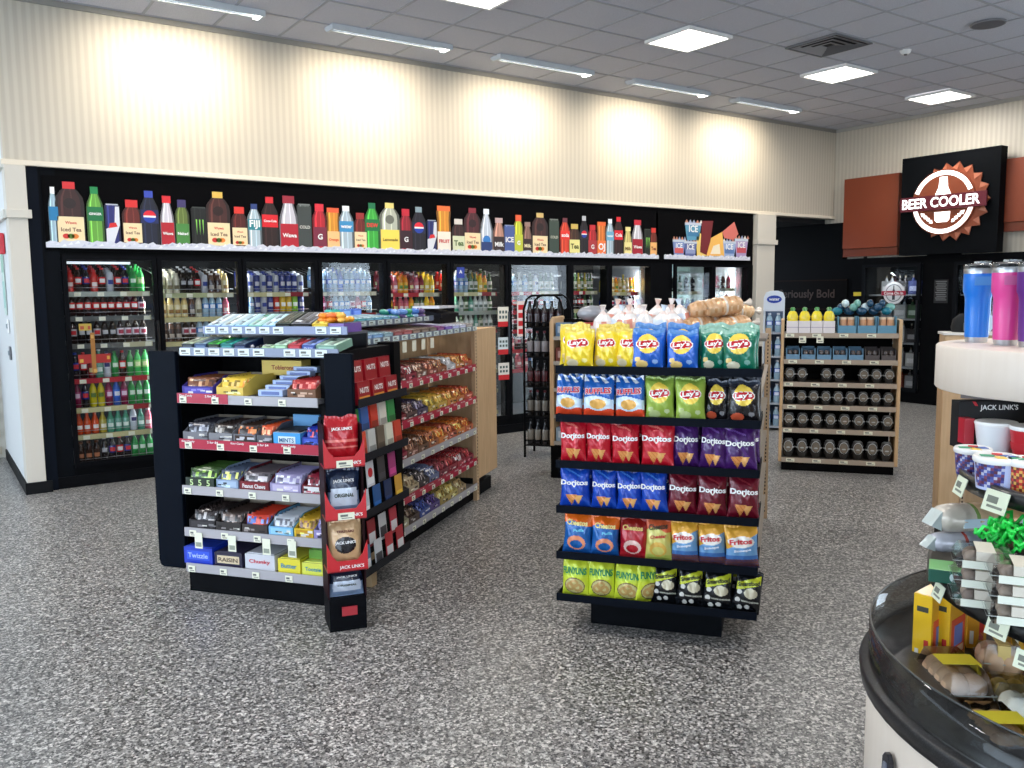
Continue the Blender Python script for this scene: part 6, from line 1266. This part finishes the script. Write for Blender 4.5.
# jerky sign behind the buckets
p = P3(985, 452, 1.168)
q = empty('jerky_box', T(p.x+.085, p.y+.03, 1.168) @ RZ(math.radians(-36))); MB().box(-.10, .12, 0, .05, 0, .15, (8, 10, 14)).prism([(-.06, .15), (-.05, .15), (-.04, .135), (-.05, .135)], -.002, 0, (190, 40, 50)).build('box', 'card', q, bevel=.006)
MB().text("JACK LINK'S", .12, WHT, T(.025, -.003, .128)).build('lettering', 'print', q); MB().box(-.10, -.07, -.04, .0, .02, .10, (176, 26, 44)).build('red_pack', 'gloss', q)
tag(q, 'black jerky box with white lettering behind the white buckets', 'box')
q = MB().box(-.05, .05, -.05, .05, 0, .012, (120, 110, 106)).ball((0, 0, .03), .04, (200, 196, 190), 10, 6, None, (1.2, .8, .5)).build('clear_pack', 'gloss', None, T(p.x+.13, p.y+.09, 1.32) @ RZ(.4)); tag(q, 'small clear pack lying on top of the black jerky box', 'pack')
# wraps, boxes and clamshells on the second tier
def wrap(p, l, r, c, lab, ry=0, rz=0):
    o = MB().grid(lambda u, v: Vector((l*(u-.5), r*math.cos(2*PI*v)*(max(.05, 1-abs(2*u-1)**6))**.5*(1+.04*math.sin(u*25)), r*.8+r*.8*math.sin(2*PI*v)*(max(.05, 1-abs(2*u-1)**6))**.5)), 20, 14, lambda u, v: c[0] if u < .5 else (c[1] if u < .55 else c[2]), None, True).build('wrapped_sandwich', 'foil', None, T(*p) @ RZ(rz) @ RY(ry))
    MB().box(-l*.2, l*.15, -r*1.02, -r*.9, r*.45, r*.95, (206, 226, 236)).build('film_label', 'print', o)
    MB().prism([(-l*.62, r*.5), (-l*.46, r*.2), (-l*.46, r*1.3)], -r*.5, r*.5, (200, 210, 206)).build('film_end', 'foil', o)
    tag(o, lab, 'sandwich', 'wrapped sandwiches on the second tier')
vr = math.radians(-30)
wrap(P3(958, 551, .94), .17, .036, ((206, 206, 214), (206, 90, 80), (200, 206, 220)), 'lower wrapped sandwich on the second tier', 0, vr); wrap(P3(966, 531, .998), .19, .05, ((216, 206, 190), (130, 160, 90), (234, 200, 160)), 'upper wrapped sandwich with white film stripe, topmost on the second tier', 0, vr)
wrap(P3(1018, 528, 1.0), .12, .04, ((236, 186, 130), (226, 150, 100), (240, 206, 160)), 'peach wrapped sandwich near the right picture edge', 0, vr)
p = P3(956, 585, .935); gb = empty('green_box', T(p.x+.03, p.y+.02, .937) @ RZ(math.radians(-62))); MB().box(-.06, .06, -.045, .045, 0, .035, (16, 90, 70), None, {'top': (120, 190, 110)}).build('box', 'gloss', gb, bevel=.003); MB().prism([(.012*math.cos(k*PI/6), .018+.012*math.sin(k*PI/6)) for k in range(12)], -.047, -.045, (206, 226, 226)).build('round_logo', 'print', gb)
tag(gb, 'dark green box with pale green top at the left of the second tier', 'box')
def clam(p, w, d, h, c, lab, rz, grp='clear food trays', top=None, lbl=None):
    q = empty('clear_tray', T(*p) @ RZ(rz)); m = MB(); a, b = w/2, d/2
    m.add([(-a*.86, -b*.86, 0), (a*.86, -b*.86, 0), (a*.86, b*.86, 0), (-a*.86, b*.86, 0), (-a, -b, h*.45), (a, -b, h*.45), (a, b, h*.45), (-a, b, h*.45), (-a*.8, -b*.8, h), (a*.8, -b*.8, h), (a*.8, b*.8, h), (-a*.8, b*.8, h)],
          [(3, 2, 1, 0), (0, 1, 5, 4), (1, 2, 6, 5), (2, 3, 7, 6), (3, 0, 4, 7), (4, 5, 9, 8), (5, 6, 10, 9), (6, 7, 11, 10), (7, 4, 8, 11), (8, 9, 10, 11)], WHT)
    m.build('clear_shell', 'clear_plastic', q)
    MB().add([(-a*1.06, -b*1.06, h*.44), (a*1.06, -b*1.06, h*.44), (a*1.06, b*1.06, h*.44), (-a*1.06, b*1.06, h*.44), (-a*1.06, -b*1.06, h*.47), (a*1.06, -b*1.06, h*.47), (a*1.06, b*1.06, h*.47), (-a*1.06, b*1.06, h*.47)], [(0, 1, 5, 4), (1, 2, 6, 5), (2, 3, 7, 6), (3, 0, 4, 7)], (190, 196, 190)).build('tray_lip', 'gloss', q)
    m = MB(); n1 = max(1, round(w/.055)); n2 = max(1, round(d/.055))
    for i in range(n1):
        for j in range(n2):
            m.ball((-a*.72+a*1.44*(i+.5)/n1, -b*.72+b*1.44*(j+.5)/n2, h*.44), h*.42, mixc(c, (255, 240, 210), random.uniform(0, .3)), 10, 7, None, (max(1, w/n1/h*.78), max(1, d/n2/h*.78), 1))
    m.build('baked_goods', 'plastic', q)
    if top: MB().box(-a*.3, a*.3, -b*.81, b*.81, h*1.0, h*1.012, top).box(-a*.31, a*.31, -b*.98, -b*.80, h*.5, h*1.0, top).build('yellow_label' if top[2] < 120 else 'paper_label', 'print', q)
    if lbl: MB().box(-a*.75, a*.2, -b*1.09, -b*1.06, h*.1, h*.5, lbl).build('price_label', 'print', q)
    tag(q, lab, 'food tray', grp); return q
for s, (px, py) in enumerate(((988, 610), (1026, 628))):
    p = P3(px, py, .935)
    for k in range(3): clam((p.x+.03, p.y+.03, .937+.046*k), .13, .10, .044, (150, 130, 116), 'clear clamshell tray, %s of the %s stack on the second tier' % (['bottom', 'middle', 'top'][k], ['left', 'right'][s]), math.radians(-58), 'stacked clear trays', (214, 206, 190), (226, 230, 214))
# green crinkled paper garland
rr = random.Random(3); m = MB(); p0 = P3(1010, 541, 1.07)
for k in range(46):
    c_ = p0+Vector((rr.uniform(-.03, .07)+0, rr.uniform(-.10, .06), rr.uniform(-.0, .035))); a_ = rr.uniform(0, 6.28); rad = rr.uniform(.012, .022)
    m.tube([c_+Vector((rad*math.cos(a_+t*.7), rad*math.sin(a_+t*.7)*.8, .005*t-.02+.008*math.sin(t*2))) for t in range(10)], .0045, rr.choice([(40, 220, 80), (60, 236, 100), (30, 190, 70)]), 5)
tag(m.build('green_garland', 'gloss'), 'bright green crinkled paper shred heaped over the clear trays', 'garland', None, 'stuff')
# boxes and pastries on the deck
def ybox(p, rz, lab, big, col=(238, 190, 30)):
    q = empty('donut_box', T(*p) @ RZ(rz)); w, d, h = .052, .115, .215
    MB().box(0, w, 0, d, 0, h, col, None, {'right': (240, 176, 50)}).build('box', 'gloss', q, bevel=.002)
    m = MB().box(w*.62, w*.85, -.001, 0, .03, .085, (200, 50, 40)).box(w*.2, w*.8, -.001, 0, h-.05, h-.035, (60, 60, 50)).box(w*.15, w*.35, -.001, 0, .015, .055, (230, 226, 214))
    m.box(w, w+.001, .012, d-.012, .03, .14, (226, 90, 60)); m.box(w+.001, w+.0018, .03, d-.03, .06, .12, (120, 130, 190)); m.box(w+.001, w+.0018, .04, d-.02, .035, .055, (236, 200, 160)); m.build('printed_label', 'print', q)
    tag(q, lab, 'donut box', 'yellow donut boxes on the deck')
zD = .606; rzb = math.radians(-84)
p = P3(911, 665, zD); ybox(p, rzb, 'leftmost tall yellow donut box on the bakery deck', 1)
p = P3(929, 664, zD); ybox(p, rzb, 'second tall yellow donut box, right beside the leftmost', 1)
p = P3(966, 648, zD); ybox(p, rzb+.5, 'yellow and red box in the middle back of the deck', 1, (214, 150, 40)); p = P3(992, 655, zD); ybox(p+Vector((.05, -.03, 0)), rzb+.7, 'yellow and red box further right at the back of the deck', 1, (226, 170, 40))
def P3s(px, py): return P3(px, py, zD)
q = P3s(955, 694); clam((q.x+.01, q.y+.01, zD), .21, .11, .09, (176, 134, 100), 'clear tray of brown muffins with yellow label at the deck front', math.radians(52), 'pastry trays on the deck', (236, 214, 60))
q = P3s(1003, 752); clam((q.x+.02, q.y+.02, zD), .20, .11, .07, (230, 180, 120), 'clear tray of golden pastries with yellow label at the nearest deck edge', math.radians(52), 'pastry trays on the deck', (240, 220, 60))
q = P3s(998, 672); clam((q.x+.0, q.y+.0, zD), .10, .10, .095, (226, 180, 140), 'tall clear tray with a pink-topped cake at the deck middle', math.radians(-50), 'pastry trays on the deck', (236, 206, 130))
q = P3s(1008, 700); clam((q.x, q.y, zD), .10, .09, .06, (224, 196, 110), 'small clear tray of yellow pastries behind the white rolls', math.radians(-50), 'pastry trays on the deck')
q = P3s(1023, 722); clam((q.x, q.y, zD), .11, .10, .08, (236, 232, 216), 'clear tray of powdered white rolls at the right picture edge', math.radians(-50), 'pastry trays on the deck')
bpy.data.objects.remove(jb)
# storefront mullion doorways and a car park strip outside keep the daylight side real
struct(MB().box(-30, 30, -40, -4.3, -.14, -.04, (120, 120, 118)).build('ground', 'matte'))
